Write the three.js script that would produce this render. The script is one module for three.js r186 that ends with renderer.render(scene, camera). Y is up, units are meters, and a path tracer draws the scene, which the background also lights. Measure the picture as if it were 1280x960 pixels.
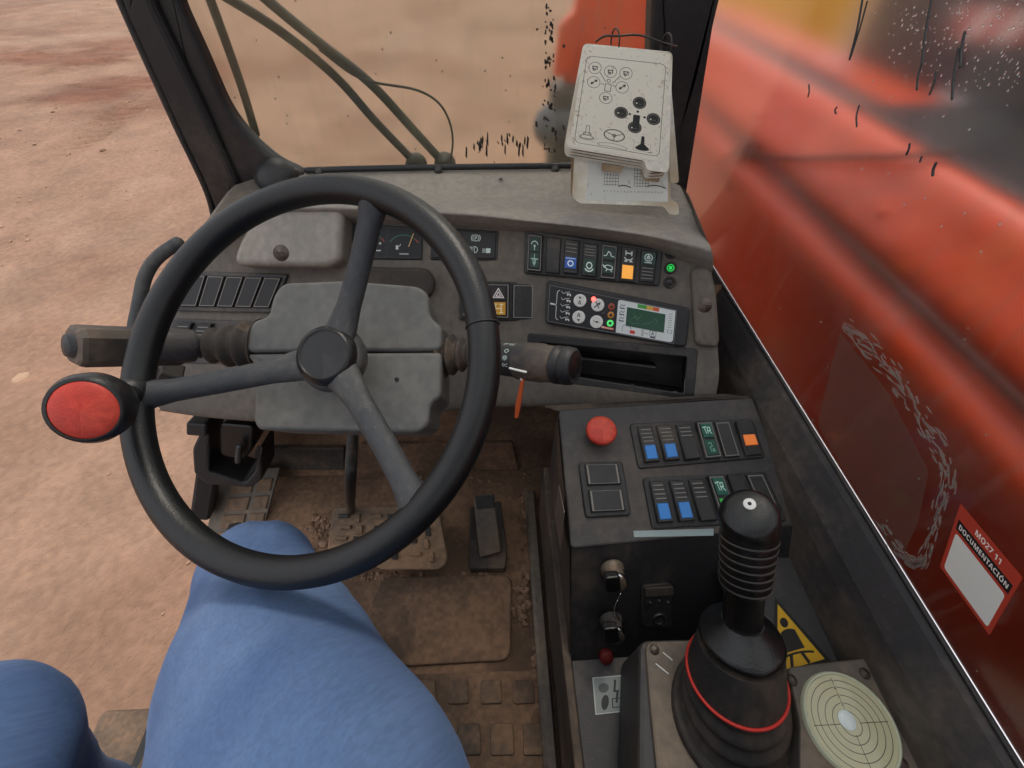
import * as THREE from 'three';
import { mergeGeometries } from 'three/addons/utils/BufferGeometryUtils.js';
import { RoundedBoxGeometry } from 'three/addons/geometries/RoundedBoxGeometry.js';

// ---------------------------------------------------------------- camera, sky, sun, exposure
const CY = 1.95, FPX = 550, PITCH = Math.atan(610 / 550), YAW = 0.0436;
const scene = new THREE.Scene();
const camera = new THREE.PerspectiveCamera(2 * Math.atan(480 / FPX) * 180 / Math.PI, 4 / 3, 0.02, 600);
camera.rotation.order = 'YXZ';
camera.position.set(0, CY, 0);
camera.rotation.set(-PITCH, -YAW, 0);
const renderer = new THREE.WebGLRenderer({ antialias: true });
renderer.toneMapping = THREE.LinearToneMapping;
renderer.toneMappingExposure = 1.2;
renderer.shadowMap.enabled = true;
{ // overcast sky: soft white vault, a little brighter overhead
  const w = 128, h = 64, d = new Float32Array(w * h * 4);
  for (let j = 0; j < h; j++) for (let i = 0; i < w; i++) {
    const el = (j / (h - 1) - 0.5) * Math.PI, up = Math.max(0, Math.sin(el));
    const n = 1 + 0.06 * Math.sin(i / w * Math.PI * 6) * Math.sin(j * 0.35) + 0.04 * Math.sin(i / w * Math.PI * 14 + j * 0.5);
    const l = el < 0 ? 0.5 : (0.72 + 0.42 * up) * n, k = (j * w + i) * 4;
    d[k] = l * 0.97; d[k + 1] = l * 0.985; d[k + 2] = l * 1.03; d[k + 3] = 1;
  }
  const t = new THREE.DataTexture(d, w, h, THREE.RGBAFormat, THREE.FloatType);
  t.mapping = THREE.EquirectangularReflectionMapping; t.magFilter = t.minFilter = THREE.LinearFilter; t.needsUpdate = true;
  scene.background = t; scene.environment = t;
}
const sun = new THREE.DirectionalLight(0xfff1e2, 1.4);
sun.position.set(3, 14, -7); sun.castShadow = true; sun.shadow.radius = 24; sun.shadow.mapSize.set(2048, 2048);
Object.assign(sun.shadow.camera, { left: -12, right: 12, top: 12, bottom: -12, near: 1, far: 50 });
scene.add(sun);

// ---------------------------------------------------------------- helpers
let seed = 7;
const rnd = () => { seed = (seed * 1664525 + 1013904223) >>> 0; return seed / 4294967296; };
const rr = (a, b) => a + (b - a) * rnd();
const mixf = (a, b, t) => a + (b - a) * t, clamp = (x, a = 0, b = 1) => Math.min(b, Math.max(a, x));
const sstep = (a, b, x) => { const t = clamp((x - a) / (b - a)); return t * t * (3 - 2 * t); };
const V = (x, y, f) => new THREE.Vector3(x, y + CY, -f);            // right, up from eye level, forward
const D = (x, y, f) => new THREE.Vector3(x, y, -f);
function ray(px, py) {                                             // direction through a pixel of the 1280 x 960 photograph
  const r = (px - 640) / FPX, d = (py - 480) / FPX, cp = Math.cos(PITCH), sp = Math.sin(PITCH);
  const y = -d * cp - sp, fw = cp - d * sp;
  return D(r * Math.cos(YAW) + fw * Math.sin(YAW), y, fw * Math.cos(YAW) - r * Math.sin(YAW));
}
const EYE = new THREE.Vector3(0, CY, 0);
function plane(p, n) { return new THREE.Plane().setFromNormalAndCoplanarPoint(n.clone().normalize(), p); }
function hit(px, py, pl) { const d = ray(px, py), t = -(pl.normal.dot(EYE) + pl.constant) / pl.normal.dot(d); return EYE.clone().addScaledVector(d, t); }
const yPlane = (y) => plane(V(0, y, 0), D(0, 1, 0)), xPlane = (x) => plane(V(x, 0, 0), D(-1, 0, 0)), fPlane = (f) => plane(V(0, 0, f), D(0, 0, -1));
const atY = (px, py, y) => hit(px, py, yPlane(y)), atX = (px, py, x) => hit(px, py, xPlane(x)), atF = (px, py, f) => hit(px, py, fPlane(f));
const atW = (px, py, w) => EYE.clone().addScaledVector(ray(px, py), w);   // at a depth along the lens axis

const taken = {};
function numbered(n) { taken[n] = (taken[n] ?? -1) + 1; return taken[n] ? n + '_' + String(taken[n]).padStart(3, '0') : n; }
const things = [];
function thing(name, label, category, group) {
  const o = new THREE.Group(); o.name = numbered(name); o.userData = { label, category };
  if (group) o.userData.group = group;
  scene.add(o); things.push(o); return o;
}
function boxUV(g) {
  if (g.index) g = g.toNonIndexed();
  if (!g.attributes.normal) g.computeVertexNormals();
  const p = g.attributes.position, uv = new Float32Array(p.count * 2), a = new THREE.Vector3(), b = new THREE.Vector3(), c = new THREE.Vector3();
  for (let i = 0; i < p.count; i += 3) {
    a.fromBufferAttribute(p, i); b.fromBufferAttribute(p, i + 1); c.fromBufferAttribute(p, i + 2);
    const n = b.clone().sub(a).cross(c.clone().sub(a)), x = Math.abs(n.x), y = Math.abs(n.y), z = Math.abs(n.z);
    [a, b, c].forEach((v, k) => {
      const q = x > y && x > z ? [v.z, v.y] : y > z ? [v.x, v.z] : [v.x, v.y];
      uv[(i + k) * 2] = q[0]; uv[(i + k) * 2 + 1] = q[1];
    });
  }
  g.setAttribute('uv', new THREE.BufferAttribute(uv, 2)); return g;
}
function clean(list) { return list.map(g => { g = g.index ? g.toNonIndexed() : g; if (!g.attributes.normal) g.computeVertexNormals(); for (const k of Object.keys(g.attributes)) if (!['position', 'normal', 'uv'].includes(k)) g.deleteAttribute(k); if (!g.attributes.uv) g.setAttribute('uv', new THREE.BufferAttribute(new Float32Array(g.attributes.position.count * 2), 2)); return g; }); }
function part(parent, name, geo, mat, opt = {}) {                  // geometry is in world space; base() moves the group's origin later
  let g = Array.isArray(geo) ? (geo.length > 1 ? mergeGeometries(clean(geo)) : geo[0]) : geo;
  if (!opt.uv && !g.userData.uvm) g = boxUV(g);
  const m = new THREE.Mesh(g, mat); m.name = name; m.castShadow = m.receiveShadow = true;
  if (opt.label) m.userData.label = opt.label;
  if (opt.kind) m.userData.kind = opt.kind;
  parent.add(m); return m;
}
function single(name, label, category, geo, mat, opt = {}) {
  const m = part(scene, numbered(name), geo, mat, opt); m.userData.label = label; m.userData.category = category;
  if (opt.group) m.userData.group = opt.group;
  things.push(m); return m;
}
function settle() {                                                // put every thing's origin at the middle of its base
  for (const o of things) {
    const b = new THREE.Box3().setFromObject(o), c = new THREE.Vector3((b.min.x + b.max.x) / 2, b.min.y, (b.min.z + b.max.z) / 2);
    if (o.isMesh) { o.geometry.translate(-c.x, -c.y, -c.z); o.position.copy(c); }
    else { o.position.copy(c); for (const k of o.children) k.position.sub(c); }
  }
}
// ---- geometry makers
function basis(n, hint = new THREE.Vector3(1, 0, 0)) { const z = n.clone().normalize(); if (Math.abs(z.dot(hint)) > 0.97) hint = new THREE.Vector3(0, 0, -1); const x = hint.clone().addScaledVector(z, -hint.dot(z)).normalize(), y = z.clone().cross(x); return { x, y, z }; }
function roundPoly(pts, r) {                                       // pts: Vector2[] -> Shape with rounded corners
  const s = new THREE.Shape(), n = pts.length;
  for (let i = 0; i < n; i++) {
    const p = pts[i], a = pts[(i + n - 1) % n], b = pts[(i + 1) % n];
    const da = a.clone().sub(p), db = b.clone().sub(p), q = Math.min(r, da.length() * 0.45, db.length() * 0.45);
    const s0 = p.clone().add(da.setLength(q)), s1 = p.clone().add(db.setLength(q));
    i ? s.lineTo(s0.x, s0.y) : s.moveTo(s0.x, s0.y);
    s.quadraticCurveTo(p.x, p.y, s1.x, s1.y);
  }
  s.closePath(); return s;
}
function slab(pxs, pl, thick, o = {}) {                            // outline in pixels laid on a plane; solid from lift-thick to lift along the normal
  const { round = 0.004, bevel = 0.002, lift = 0, holes = [] } = o;
  const P = pxs.map(p => p.isVector3 ? p : hit(p[0], p[1], pl)), O = P[0].clone(), B = basis(pl.normal);
  const to2 = v => new THREE.Vector2(v.clone().sub(O).dot(B.x), v.clone().sub(O).dot(B.y));
  let q = P.map(to2); if (THREE.ShapeUtils.area(q) < 0) q.reverse();
  const sh = roundPoly(q, round);
  for (const h of holes) { let hq = h.map(p => to2(hit(p[0], p[1], pl))); if (THREE.ShapeUtils.area(hq) > 0) hq.reverse(); const hs = roundPoly(hq, o.holeRound ?? 0.003); sh.holes.push(new THREE.Path(hs.getPoints(4))); }
  const g = new THREE.ExtrudeGeometry(sh, { depth: Math.max(1e-4, thick - bevel * 2), bevelEnabled: bevel > 0, bevelSize: bevel, bevelOffset: -bevel, bevelThickness: bevel, bevelSegments: o.seg ?? 2, curveSegments: o.curve ?? 5 });
  g.translate(0, 0, lift - thick + bevel);
  g.applyMatrix4(new THREE.Matrix4().makeBasis(B.x, B.y, B.z).setPosition(O)); return g;
}
function frame4(q, pl) {                                           // bilinear frame on a pixel quad [tl,tr,br,bl]
  const c = q.map(p => p.isVector3 ? p : hit(p[0], p[1], pl)), n = pl.normal;
  const f = (s, t, h = 0) => c[0].clone().multiplyScalar((1 - s) * (1 - t)).addScaledVector(c[1], s * (1 - t)).addScaledVector(c[2], s * t).addScaledVector(c[3], (1 - s) * t).addScaledVector(n, h);
  f.w = c[0].distanceTo(c[1]); f.h = c[0].distanceTo(c[3]); f.pl = pl; return f;
}
function quadsGeo(quads) { const p = []; for (const [a, b, c, d] of quads) for (const v of [a, b, c, a, c, d]) p.push(v.x, v.y, v.z); const g = new THREE.BufferGeometry(); g.setAttribute('position', new THREE.Float32BufferAttribute(p, 3)); g.computeVertexNormals(); return g; }
function pbox(f, s0, t0, s1, t1, h0, h1, b = 0.0012, top = null) {  // chamfered block on a frame; top tilts it: [h at t0, h at t1]
  const R = (is, it, ha, hb) => [f(s0 + is, t0 + it, ha), f(s1 - is, t0 + it, ha), f(s1 - is, t1 - it, hb), f(s0 + is, t1 - it, hb)];
  const ha = top ? top[0] : h1, hb = top ? top[1] : h1, r0 = R(0, 0, h0, h0), r1 = R(0, 0, ha - b, hb - b), r2 = R(b / f.w, b / f.h, ha, hb), q = [];
  for (let i = 0; i < 4; i++) { const j = (i + 1) % 4; q.push([r0[j], r0[i], r1[i], r1[j]], [r1[j], r1[i], r2[i], r2[j]]); }
  q.push([r2[3], r2[2], r2[1], r2[0]]); return quadsGeo(q);
}
function pquad(f, s0, t0, s1, t1, h, uv = [0, 0, 1, 1], n = 6) {     // flat print on a frame; uv rect with v down
  const pos = [], uvs = [], id = [];
  for (let j = 0; j <= n; j++) for (let i = 0; i <= n; i++) { const v = f(mixf(s0, s1, i / n), mixf(t0, t1, j / n), h); pos.push(v.x, v.y, v.z); uvs.push(mixf(uv[0], uv[2], i / n), 1 - mixf(uv[1], uv[3], j / n)); }
  for (let j = 0; j < n; j++) for (let i = 0; i < n; i++) { const a = j * (n + 1) + i; id.push(a, a + n + 1, a + 1, a + 1, a + n + 1, a + n + 2); }
  const g = new THREE.BufferGeometry(); g.setAttribute('position', new THREE.Float32BufferAttribute(pos, 3)); g.setAttribute('uv', new THREE.Float32BufferAttribute(uvs, 2)); g.setIndex(id); g.computeVertexNormals(); return g;
}
function disc(f, s, t, r, h0, h1, seg = 24, rTop = r * 0.92) {        // round button on a frame
  const g = lathe([[0, h1], [rTop, h1], [r, h1 - Math.min(0.0015, (h1 - h0) * 0.5)], [r, h0]], f(s, t, 0), f.pl.normal, seg); return g;
}
function lathe(prof, at, axis, seg = 32) {                         // prof: [radius, height]
  const g = new THREE.LatheGeometry(prof.map(p => new THREE.Vector2(Math.max(p[0], 1e-5), p[1])), seg);
  const rm = Math.max(...prof.map(p => p[0])), u = g.attributes.uv; let len = 0; for (let i = 1; i < prof.length; i++) len += Math.hypot(prof[i][0] - prof[i - 1][0], prof[i][1] - prof[i - 1][1]); for (let i = 0; i < u.count; i++) u.setXY(i, u.getX(i) * 6.283 * rm + at.x, u.getY(i) * len + at.y); g.userData.uvm = true;
  g.applyQuaternion(new THREE.Quaternion().setFromUnitVectors(new THREE.Vector3(0, 1, 0), axis.clone().normalize())); g.translate(at.x, at.y, at.z); return g;
}
function tube(pts, r, seg = 24, rad = 10, closed = false) {
  const c = new THREE.CatmullRomCurve3(pts, closed, 'catmullrom', 0.5), g = new THREE.TubeGeometry(c, seg, r, rad, closed);
  { const u = g.attributes.uv, len = c.getLength(); for (let i = 0; i < u.count; i++) u.setXY(i, u.getX(i) * len + pts[0].x, u.getY(i) * 6.283 * r + pts[0].y); g.userData.uvm = true; }
  if (closed) return g;
  return keepUV(mergeGeometries(clean([g, ...[0, 1].map(e => { const s = new THREE.SphereGeometry(r * 0.995, rad, 6); const p = pts[e ? pts.length - 1 : 0]; s.translate(p.x, p.y, p.z); const u = s.attributes.uv; for (let i = 0; i < u.count; i++) u.setXY(i, u.getX(i) * r * 6 + p.x, u.getY(i) * r * 3 + p.y); return s; })])));
}
function rings(list, seg = 28, cap = true) {                       // list: {c, n, rx, ry, hint}
  const pos = [], id = [], uvs = []; let run = list[0].c.y; const rm = Math.max(...list.map(k => k.rx)); list.forEach((k, j) => { if (j) run += Math.max(k.c.distanceTo(list[j - 1].c), Math.abs(k.rx - list[j - 1].rx)); for (let i = 0; i <= seg; i++) uvs.push(i / seg * 6.283 * rm + k.c.x * 0, run); });
  for (const k of list) { const B = basis(k.n, k.hint ?? new THREE.Vector3(1, 0, 0)); for (let i = 0; i <= seg; i++) { const a = i / seg * Math.PI * 2, v = k.c.clone().addScaledVector(B.x, Math.cos(a) * k.rx).addScaledVector(B.y, Math.sin(a) * (k.ry ?? k.rx)); pos.push(v.x, v.y, v.z); } }
  for (let j = 0; j < list.length - 1; j++) for (let i = 0; i < seg; i++) { const a = j * (seg + 1) + i, b = a + seg + 1; id.push(a, a + 1, b, b, a + 1, b + 1); }
  const g = new THREE.BufferGeometry(); g.setAttribute('position', new THREE.Float32BufferAttribute(pos, 3)); g.setIndex(id); g.setAttribute('uv', new THREE.Float32BufferAttribute(uvs, 2)); g.userData.uvm = true; g.computeVertexNormals();
  const nn = g.attributes.normal; // weld the seam
  for (let j = 0; j < list.length; j++) { const a = j * (seg + 1), b = a + seg, v = new THREE.Vector3().fromBufferAttribute(nn, a).add(new THREE.Vector3().fromBufferAttribute(nn, b)).normalize(); nn.setXYZ(a, v.x, v.y, v.z); nn.setXYZ(b, v.x, v.y, v.z); }
  if (!cap) return g;
  const caps = [0, list.length - 1].map(j => { const k = list[j], q = []; const B = basis(k.n, k.hint ?? new THREE.Vector3(1, 0, 0)), P = a => k.c.clone().addScaledVector(B.x, Math.cos(a) * k.rx).addScaledVector(B.y, Math.sin(a) * (k.ry ?? k.rx)); const p = []; for (let i = 0; i < seg; i++) { const a = P(i / seg * 6.283185307), b = P((i + 1) / seg * 6.283185307); const t = j ? [k.c, a, b] : [k.c, b, a]; for (const v of t) p.push(v.x, v.y, v.z); } const h = new THREE.BufferGeometry(); h.setAttribute('position', new THREE.Float32BufferAttribute(p, 3)); h.computeVertexNormals(); return boxUV(h); });
  const out = mergeGeometries(clean([g, ...caps])); out.userData.uvm = true; return out;
}
const keepUV = g => { g.userData.uvm = true; return g; };
function bar(a, b, w, h, up = new THREE.Vector3(0, 1, 0), r = 0.003) {  // rounded bar from a to b
  const L = a.distanceTo(b), g = new RoundedBoxGeometry(w, h, L, 2, Math.min(r, w * 0.45, h * 0.45)), z = b.clone().sub(a).normalize(), x = up.clone().cross(z).normalize(), y = z.clone().cross(x);
  g.applyMatrix4(new THREE.Matrix4().makeBasis(x, y, z).setPosition(a.clone().add(b).multiplyScalar(0.5))); return g;
}
function rbox(x0, x1, y0, y1, f0, f1, r = 0.006) { const g = new RoundedBoxGeometry(x1 - x0, y1 - y0, f1 - f0, 2, Math.min(r, (x1 - x0) * .45, (y1 - y0) * .45, (f1 - f0) * .45)); const c = V((x0 + x1) / 2, (y0 + y1) / 2, (f0 + f1) / 2); g.translate(c.x, c.y, c.z); return g; }
function prism(profile, f0, f1) {                                  // [x,y] outline swept along the machine
  const s = new THREE.Shape(profile.map(p => new THREE.Vector2(p[0], p[1] + CY))), g = new THREE.ExtrudeGeometry(s, { depth: f1 - f0, bevelEnabled: false }); g.translate(0, 0, -f1); return g;
}
function loft(rows, su = 6, sv = 5, keep = null) {                  // rows of Vector3 -> smooth sheet
  const cr = (a, b, c, d, t) => { const t2 = t * t, t3 = t2 * t, f = (p, q, r, s) => 0.5 * (2 * q + (r - p) * t + (2 * p - 5 * q + 4 * r - s) * t2 + (3 * q - p - 3 * r + s) * t3); return new THREE.Vector3(f(a.x, b.x, c.x, d.x), f(a.y, b.y, c.y, d.y), f(a.z, b.z, c.z, d.z)); };
  const sub = (l, n) => { const o = []; for (let i = 0; i < l.length - 1; i++) for (let k = 0; k < n; k++) o.push(cr(l[Math.max(0, i - 1)], l[i], l[i + 1], l[Math.min(l.length - 1, i + 2)], k / n)); o.push(l[l.length - 1].clone()); return o; };
  const wide = rows.map(r => sub(r, su)), cols = wide[0].map((_, i) => sub(wide.map(r => r[i]), sv)), nu = cols.length, nv = cols[0].length, pos = [], id = [];
  for (const c of cols) for (const v of c) pos.push(v.x, v.y, v.z);
  for (let i = 0; i < nu - 1; i++) for (let j = 0; j < nv - 1; j++) { const a = i * nv + j, b = a + nv; if (keep) { const m = cols[i][j].clone().add(cols[i + 1][j + 1]).multiplyScalar(0.5); if (!keep(m)) continue; } id.push(a, a + 1, b, b, a + 1, b + 1); }
  const g = new THREE.BufferGeometry(); g.setAttribute('position', new THREE.Float32BufferAttribute(pos, 3)); g.setIndex(id); g.computeVertexNormals(); return g;
}
function toPx(v) { const d = v.clone().sub(EYE); const q = d.applyAxisAngle(new THREE.Vector3(0, 1, 0), YAW), cp = Math.cos(PITCH), sp = Math.sin(PITCH), fw = -q.z, w = fw * cp - q.y * sp, dn = -q.y * cp - fw * sp; return [640 + FPX * q.x / w, 480 + FPX * dn / w]; }
function nets(sdf, mn, mx, cell) {                                 // naive surface nets
  const n = [0, 1, 2].map(i => Math.ceil((mx[i] - mn[i]) / cell) + 1), F = new Float32Array(n[0] * n[1] * n[2]), ix = (i, j, k) => (k * n[1] + j) * n[0] + i;
  for (let k = 0; k < n[2]; k++) for (let j = 0; j < n[1]; j++) for (let i = 0; i < n[0]; i++) F[ix(i, j, k)] = sdf(mn[0] + i * cell, mn[1] + j * cell, mn[2] + k * cell);
  const vid = new Int32Array(F.length).fill(-1), pos = [], id = [];
  for (let k = 0; k < n[2] - 1; k++) for (let j = 0; j < n[1] - 1; j++) for (let i = 0; i < n[0] - 1; i++) {
    let c = 0, x = 0, y = 0, z = 0; const v = (a) => F[ix(i + (a & 1), j + (a >> 1 & 1), k + (a >> 2 & 1))];
    for (let a = 0; a < 8; a++) for (const m of [1, 2, 4]) if (!(a & m)) { const p = v(a), q = v(a | m); if ((p < 0) !== (q < 0)) { const t = p / (p - q); x += (a & 1) + (m === 1 ? t : 0); y += (a >> 1 & 1) + (m === 2 ? t : 0); z += (a >> 2 & 1) + (m === 4 ? t : 0); c++; } }
    if (c) { vid[ix(i, j, k)] = pos.length / 3; pos.push(mn[0] + (i + x / c) * cell, mn[1] + (j + y / c) * cell, mn[2] + (k + z / c) * cell); }
  }
  for (let k = 1; k < n[2] - 1; k++) for (let j = 1; j < n[1] - 1; j++) for (let i = 1; i < n[0] - 1; i++) {
    const p = F[ix(i, j, k)] < 0;
    const face = (q, a, b, c, d) => { if (p === (q < 0)) return; const l = [a, b, c, d].map(e => vid[ix(...e)]); if (l.includes(-1)) return; p ? id.push(l[0], l[1], l[2], l[0], l[2], l[3]) : id.push(l[0], l[2], l[1], l[0], l[3], l[2]); };
    face(F[ix(i + 1, j, k)], [i, j - 1, k - 1], [i, j, k - 1], [i, j, k], [i, j - 1, k]);
    face(F[ix(i, j + 1, k)], [i - 1, j, k - 1], [i - 1, j, k], [i, j, k], [i, j, k - 1]);
    face(F[ix(i, j, k + 1)], [i - 1, j - 1, k], [i, j - 1, k], [i, j, k], [i - 1, j, k]);
  }
  const g = new THREE.BufferGeometry(); g.setAttribute('position', new THREE.Float32BufferAttribute(pos, 3)); g.setIndex(id); g.computeVertexNormals(); return g;
}
// ---- noise and textures
const hash = (i, j, s) => { let h = (i * 374761393 + j * 668265263 + s * 2147483647) | 0; h = Math.imul(h ^ (h >>> 13), 1274126177); h ^= h >>> 16; return (h >>> 0) / 4294967296; };
function tn(x, y, per, s) { const i = Math.floor(x), j = Math.floor(y), u = x - i, v = y - j, a = u * u * (3 - 2 * u), b = v * v * (3 - 2 * v), m = q => ((q % per) + per) % per; return mixf(mixf(hash(m(i), m(j), s), hash(m(i + 1), m(j), s), a), mixf(hash(m(i), m(j + 1), s), hash(m(i + 1), m(j + 1), s), a), b); }
function fbm(x, y, per, oct, s, g = 0.5) { let a = 0, w = 1, t = 0; for (let o = 0; o < oct; o++) { a += w * tn(x, y, per, s + o * 17); t += w; w *= g; x *= 2; y *= 2; per *= 2; } return a / t; }
function tex(n, fn, o = {}) {
  const d = new Uint8Array(n * n * 4);
  for (let j = 0; j < n; j++) for (let i = 0; i < n; i++) { const c = fn(i / n, j / n, i, j), k = (j * n + i) * 4; d[k] = clamp(c[0], 0, 255); d[k + 1] = clamp(c[1], 0, 255); d[k + 2] = clamp(c[2], 0, 255); d[k + 3] = c[3] === undefined ? 255 : clamp(c[3], 0, 255); }
  const t = new THREE.DataTexture(d, n, n, THREE.RGBAFormat); t.wrapS = t.wrapT = THREE.RepeatWrapping; t.magFilter = THREE.LinearFilter; t.minFilter = THREE.LinearMipmapLinearFilter; t.generateMipmaps = true;
  if (!o.data) t.colorSpace = THREE.SRGBColorSpace;
  if (o.tile) t.repeat.set(1 / o.tile, 1 / o.tile);
  t.needsUpdate = true; return t;
}
const m3 = (a, b, t) => [mixf(a[0], b[0], t), mixf(a[1], b[1], t), mixf(a[2], b[2], t)];
const grainBump = tex(512, (x, y) => { const v = 255 * (0.55 * fbm(x * 128, y * 128, 128, 2, 3) + 0.45 * fbm(x * 12, y * 12, 12, 4, 9)); return [v, v, v]; }, { data: true, tile: 0.16 });
function dirty(base, dust, cover, rough, o = {}) {                  // plastic or painted metal with dust lying in patches, specks and scratches
  const s = o.seed ?? Math.floor(base[0] * 7 + dust[1] * 3 + cover * 100), n = o.n ?? 512;
  const t = tex(n, (x, y) => {
    const big = fbm(x * 4, y * 4, 4, 4, s), fine = fbm(x * 60, y * 60, 60, 2, s + 5), streak = fbm(x * 9, y * 70, 9, 2, s + 8) ;
    let a = clamp((big - 0.5) * 3.0 + cover + (fine - 0.5) * 0.5 + (streak - 0.5) * 0.12), c = m3(base, dust, a), k = 0.93 + 0.14 * fine;
    if (hash(Math.floor(x * n * 0.5), Math.floor(y * n * 0.5), s + 3) > 0.9965) { c = m3(c, o.speck ?? dust, 0.7); }
    return [c[0] * k, c[1] * k, c[2] * k];
  }, { tile: o.tile ?? 0.45 });
  const m = new THREE.MeshStandardMaterial({ map: t, roughness: rough, bumpMap: grainBump, bumpScale: o.bump ?? 0.0004, metalness: o.metal ?? 0 });
  m.side = THREE.DoubleSide; return m;
}
function plain(c, rough = 0.6, o = {}) { const m = new THREE.MeshStandardMaterial({ color: new THREE.Color().setRGB(c[0] / 255, c[1] / 255, c[2] / 255, THREE.SRGBColorSpace), roughness: rough, ...o }); m.side = THREE.DoubleSide; return m; }
const M = {
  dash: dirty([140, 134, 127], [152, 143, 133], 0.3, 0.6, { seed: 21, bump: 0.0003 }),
  dashFaceShade: dirty([94, 88, 82], [112, 101, 90], 0.28, 0.66, { seed: 33 }),  // browner than the hood; part of the face shade is put into this colour
  column: dirty([102, 102, 100], [113, 111, 107], 0.22, 0.58, { seed: 45, bump: 0.0003 }),
  black: dirty([30, 30, 33], [66, 58, 52], 0.08, 0.5, { seed: 51 }),
  blackDusty: dirty([42, 40, 40], [92, 78, 66], 0.25, 0.6, { seed: 52 }),
  panel: dirty([34, 33, 35], [74, 66, 60], 0.14, 0.48, { seed: 53, tile: 0.3 }),
  console: dirty([60, 58, 59], [88, 78, 70], 0.2, 0.55, { seed: 57 }),
  wall: dirty([52, 50, 52], [86, 77, 70], 0.22, 0.5, { seed: 61 }),
  pillar: dirty([28, 28, 31], [54, 50, 49], 0.15, 0.45, { seed: 63 }),
  floor: dirty([98, 77, 61], [140, 109, 85], 0.42, 0.9, { seed: 71, bump: 0.0016 }),
  mat: dirty([90, 73, 60], [132, 103, 81], 0.45, 0.9, { seed: 73, bump: 0.0012 }),
  pedal: dirty([104, 88, 74], [150, 120, 94], 0.45, 0.85, { seed: 75, bump: 0.0012 }),
  steel: dirty([92, 88, 84], [124, 108, 92], 0.3, 0.5, { seed: 77, metal: 0.35 }),
  plate: dirty([96, 90, 84], [118, 104, 90], 0.35, 0.6, { seed: 79, metal: 0.2 }),
  rim: dirty([5, 6, 9], [12, 13, 18], 0.1, 0.42, { seed: 81, bump: 0.0003 }),
  spoke: dirty([52, 54, 58], [92, 88, 82], 0.3, 0.6, { seed: 83, bump: 0.0005 }),
  boot: dirty([26, 25, 26], [70, 60, 52], 0.1, 0.7, { seed: 85 }),
  gaiter: dirty([58, 52, 48], [96, 80, 66], 0.35, 0.75, { seed: 86 }),
  grip: dirty([12, 12, 14], [32, 31, 33], 0.05, 0.34, { seed: 87 }),
  outline: plain([132, 128, 122], 0.6), white: plain([226, 226, 222], 0.5), redCap: dirty([190, 52, 36], [206, 74, 54], 0.4, 0.5, { seed: 91 }),
  red: plain([190, 40, 30], 0.5), chrome: plain([200, 200, 200], 0.18, { metalness: 1 }), darkMetal: plain([70, 68, 66], 0.4, { metalness: 0.8 }),
  screw: dirty([110, 100, 92], [70, 60, 54], 0.4, 0.45, { seed: 93, metal: 0.6, tile: 0.1 }), stud: dirty([70, 61, 55], [122, 97, 77], 0.36, 0.85, { seed: 74 }),
};
// print sheets
function sheet(w, h, draw) { const c = document.createElement('canvas'); c.width = w; c.height = h; const x = c.getContext('2d'); draw(x, w, h); const t = new THREE.CanvasTexture(c); t.colorSpace = THREE.SRGBColorSpace; t.magFilter = THREE.LinearFilter; return t; }
function printMat(w, h, draw, o = {}) { const m = new THREE.MeshStandardMaterial({ map: sheet(w, h, draw), roughness: o.rough ?? 0.55, transparent: !!o.clear, ...(o.extra ?? {}) }); m.side = THREE.DoubleSide; return m; }

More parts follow.
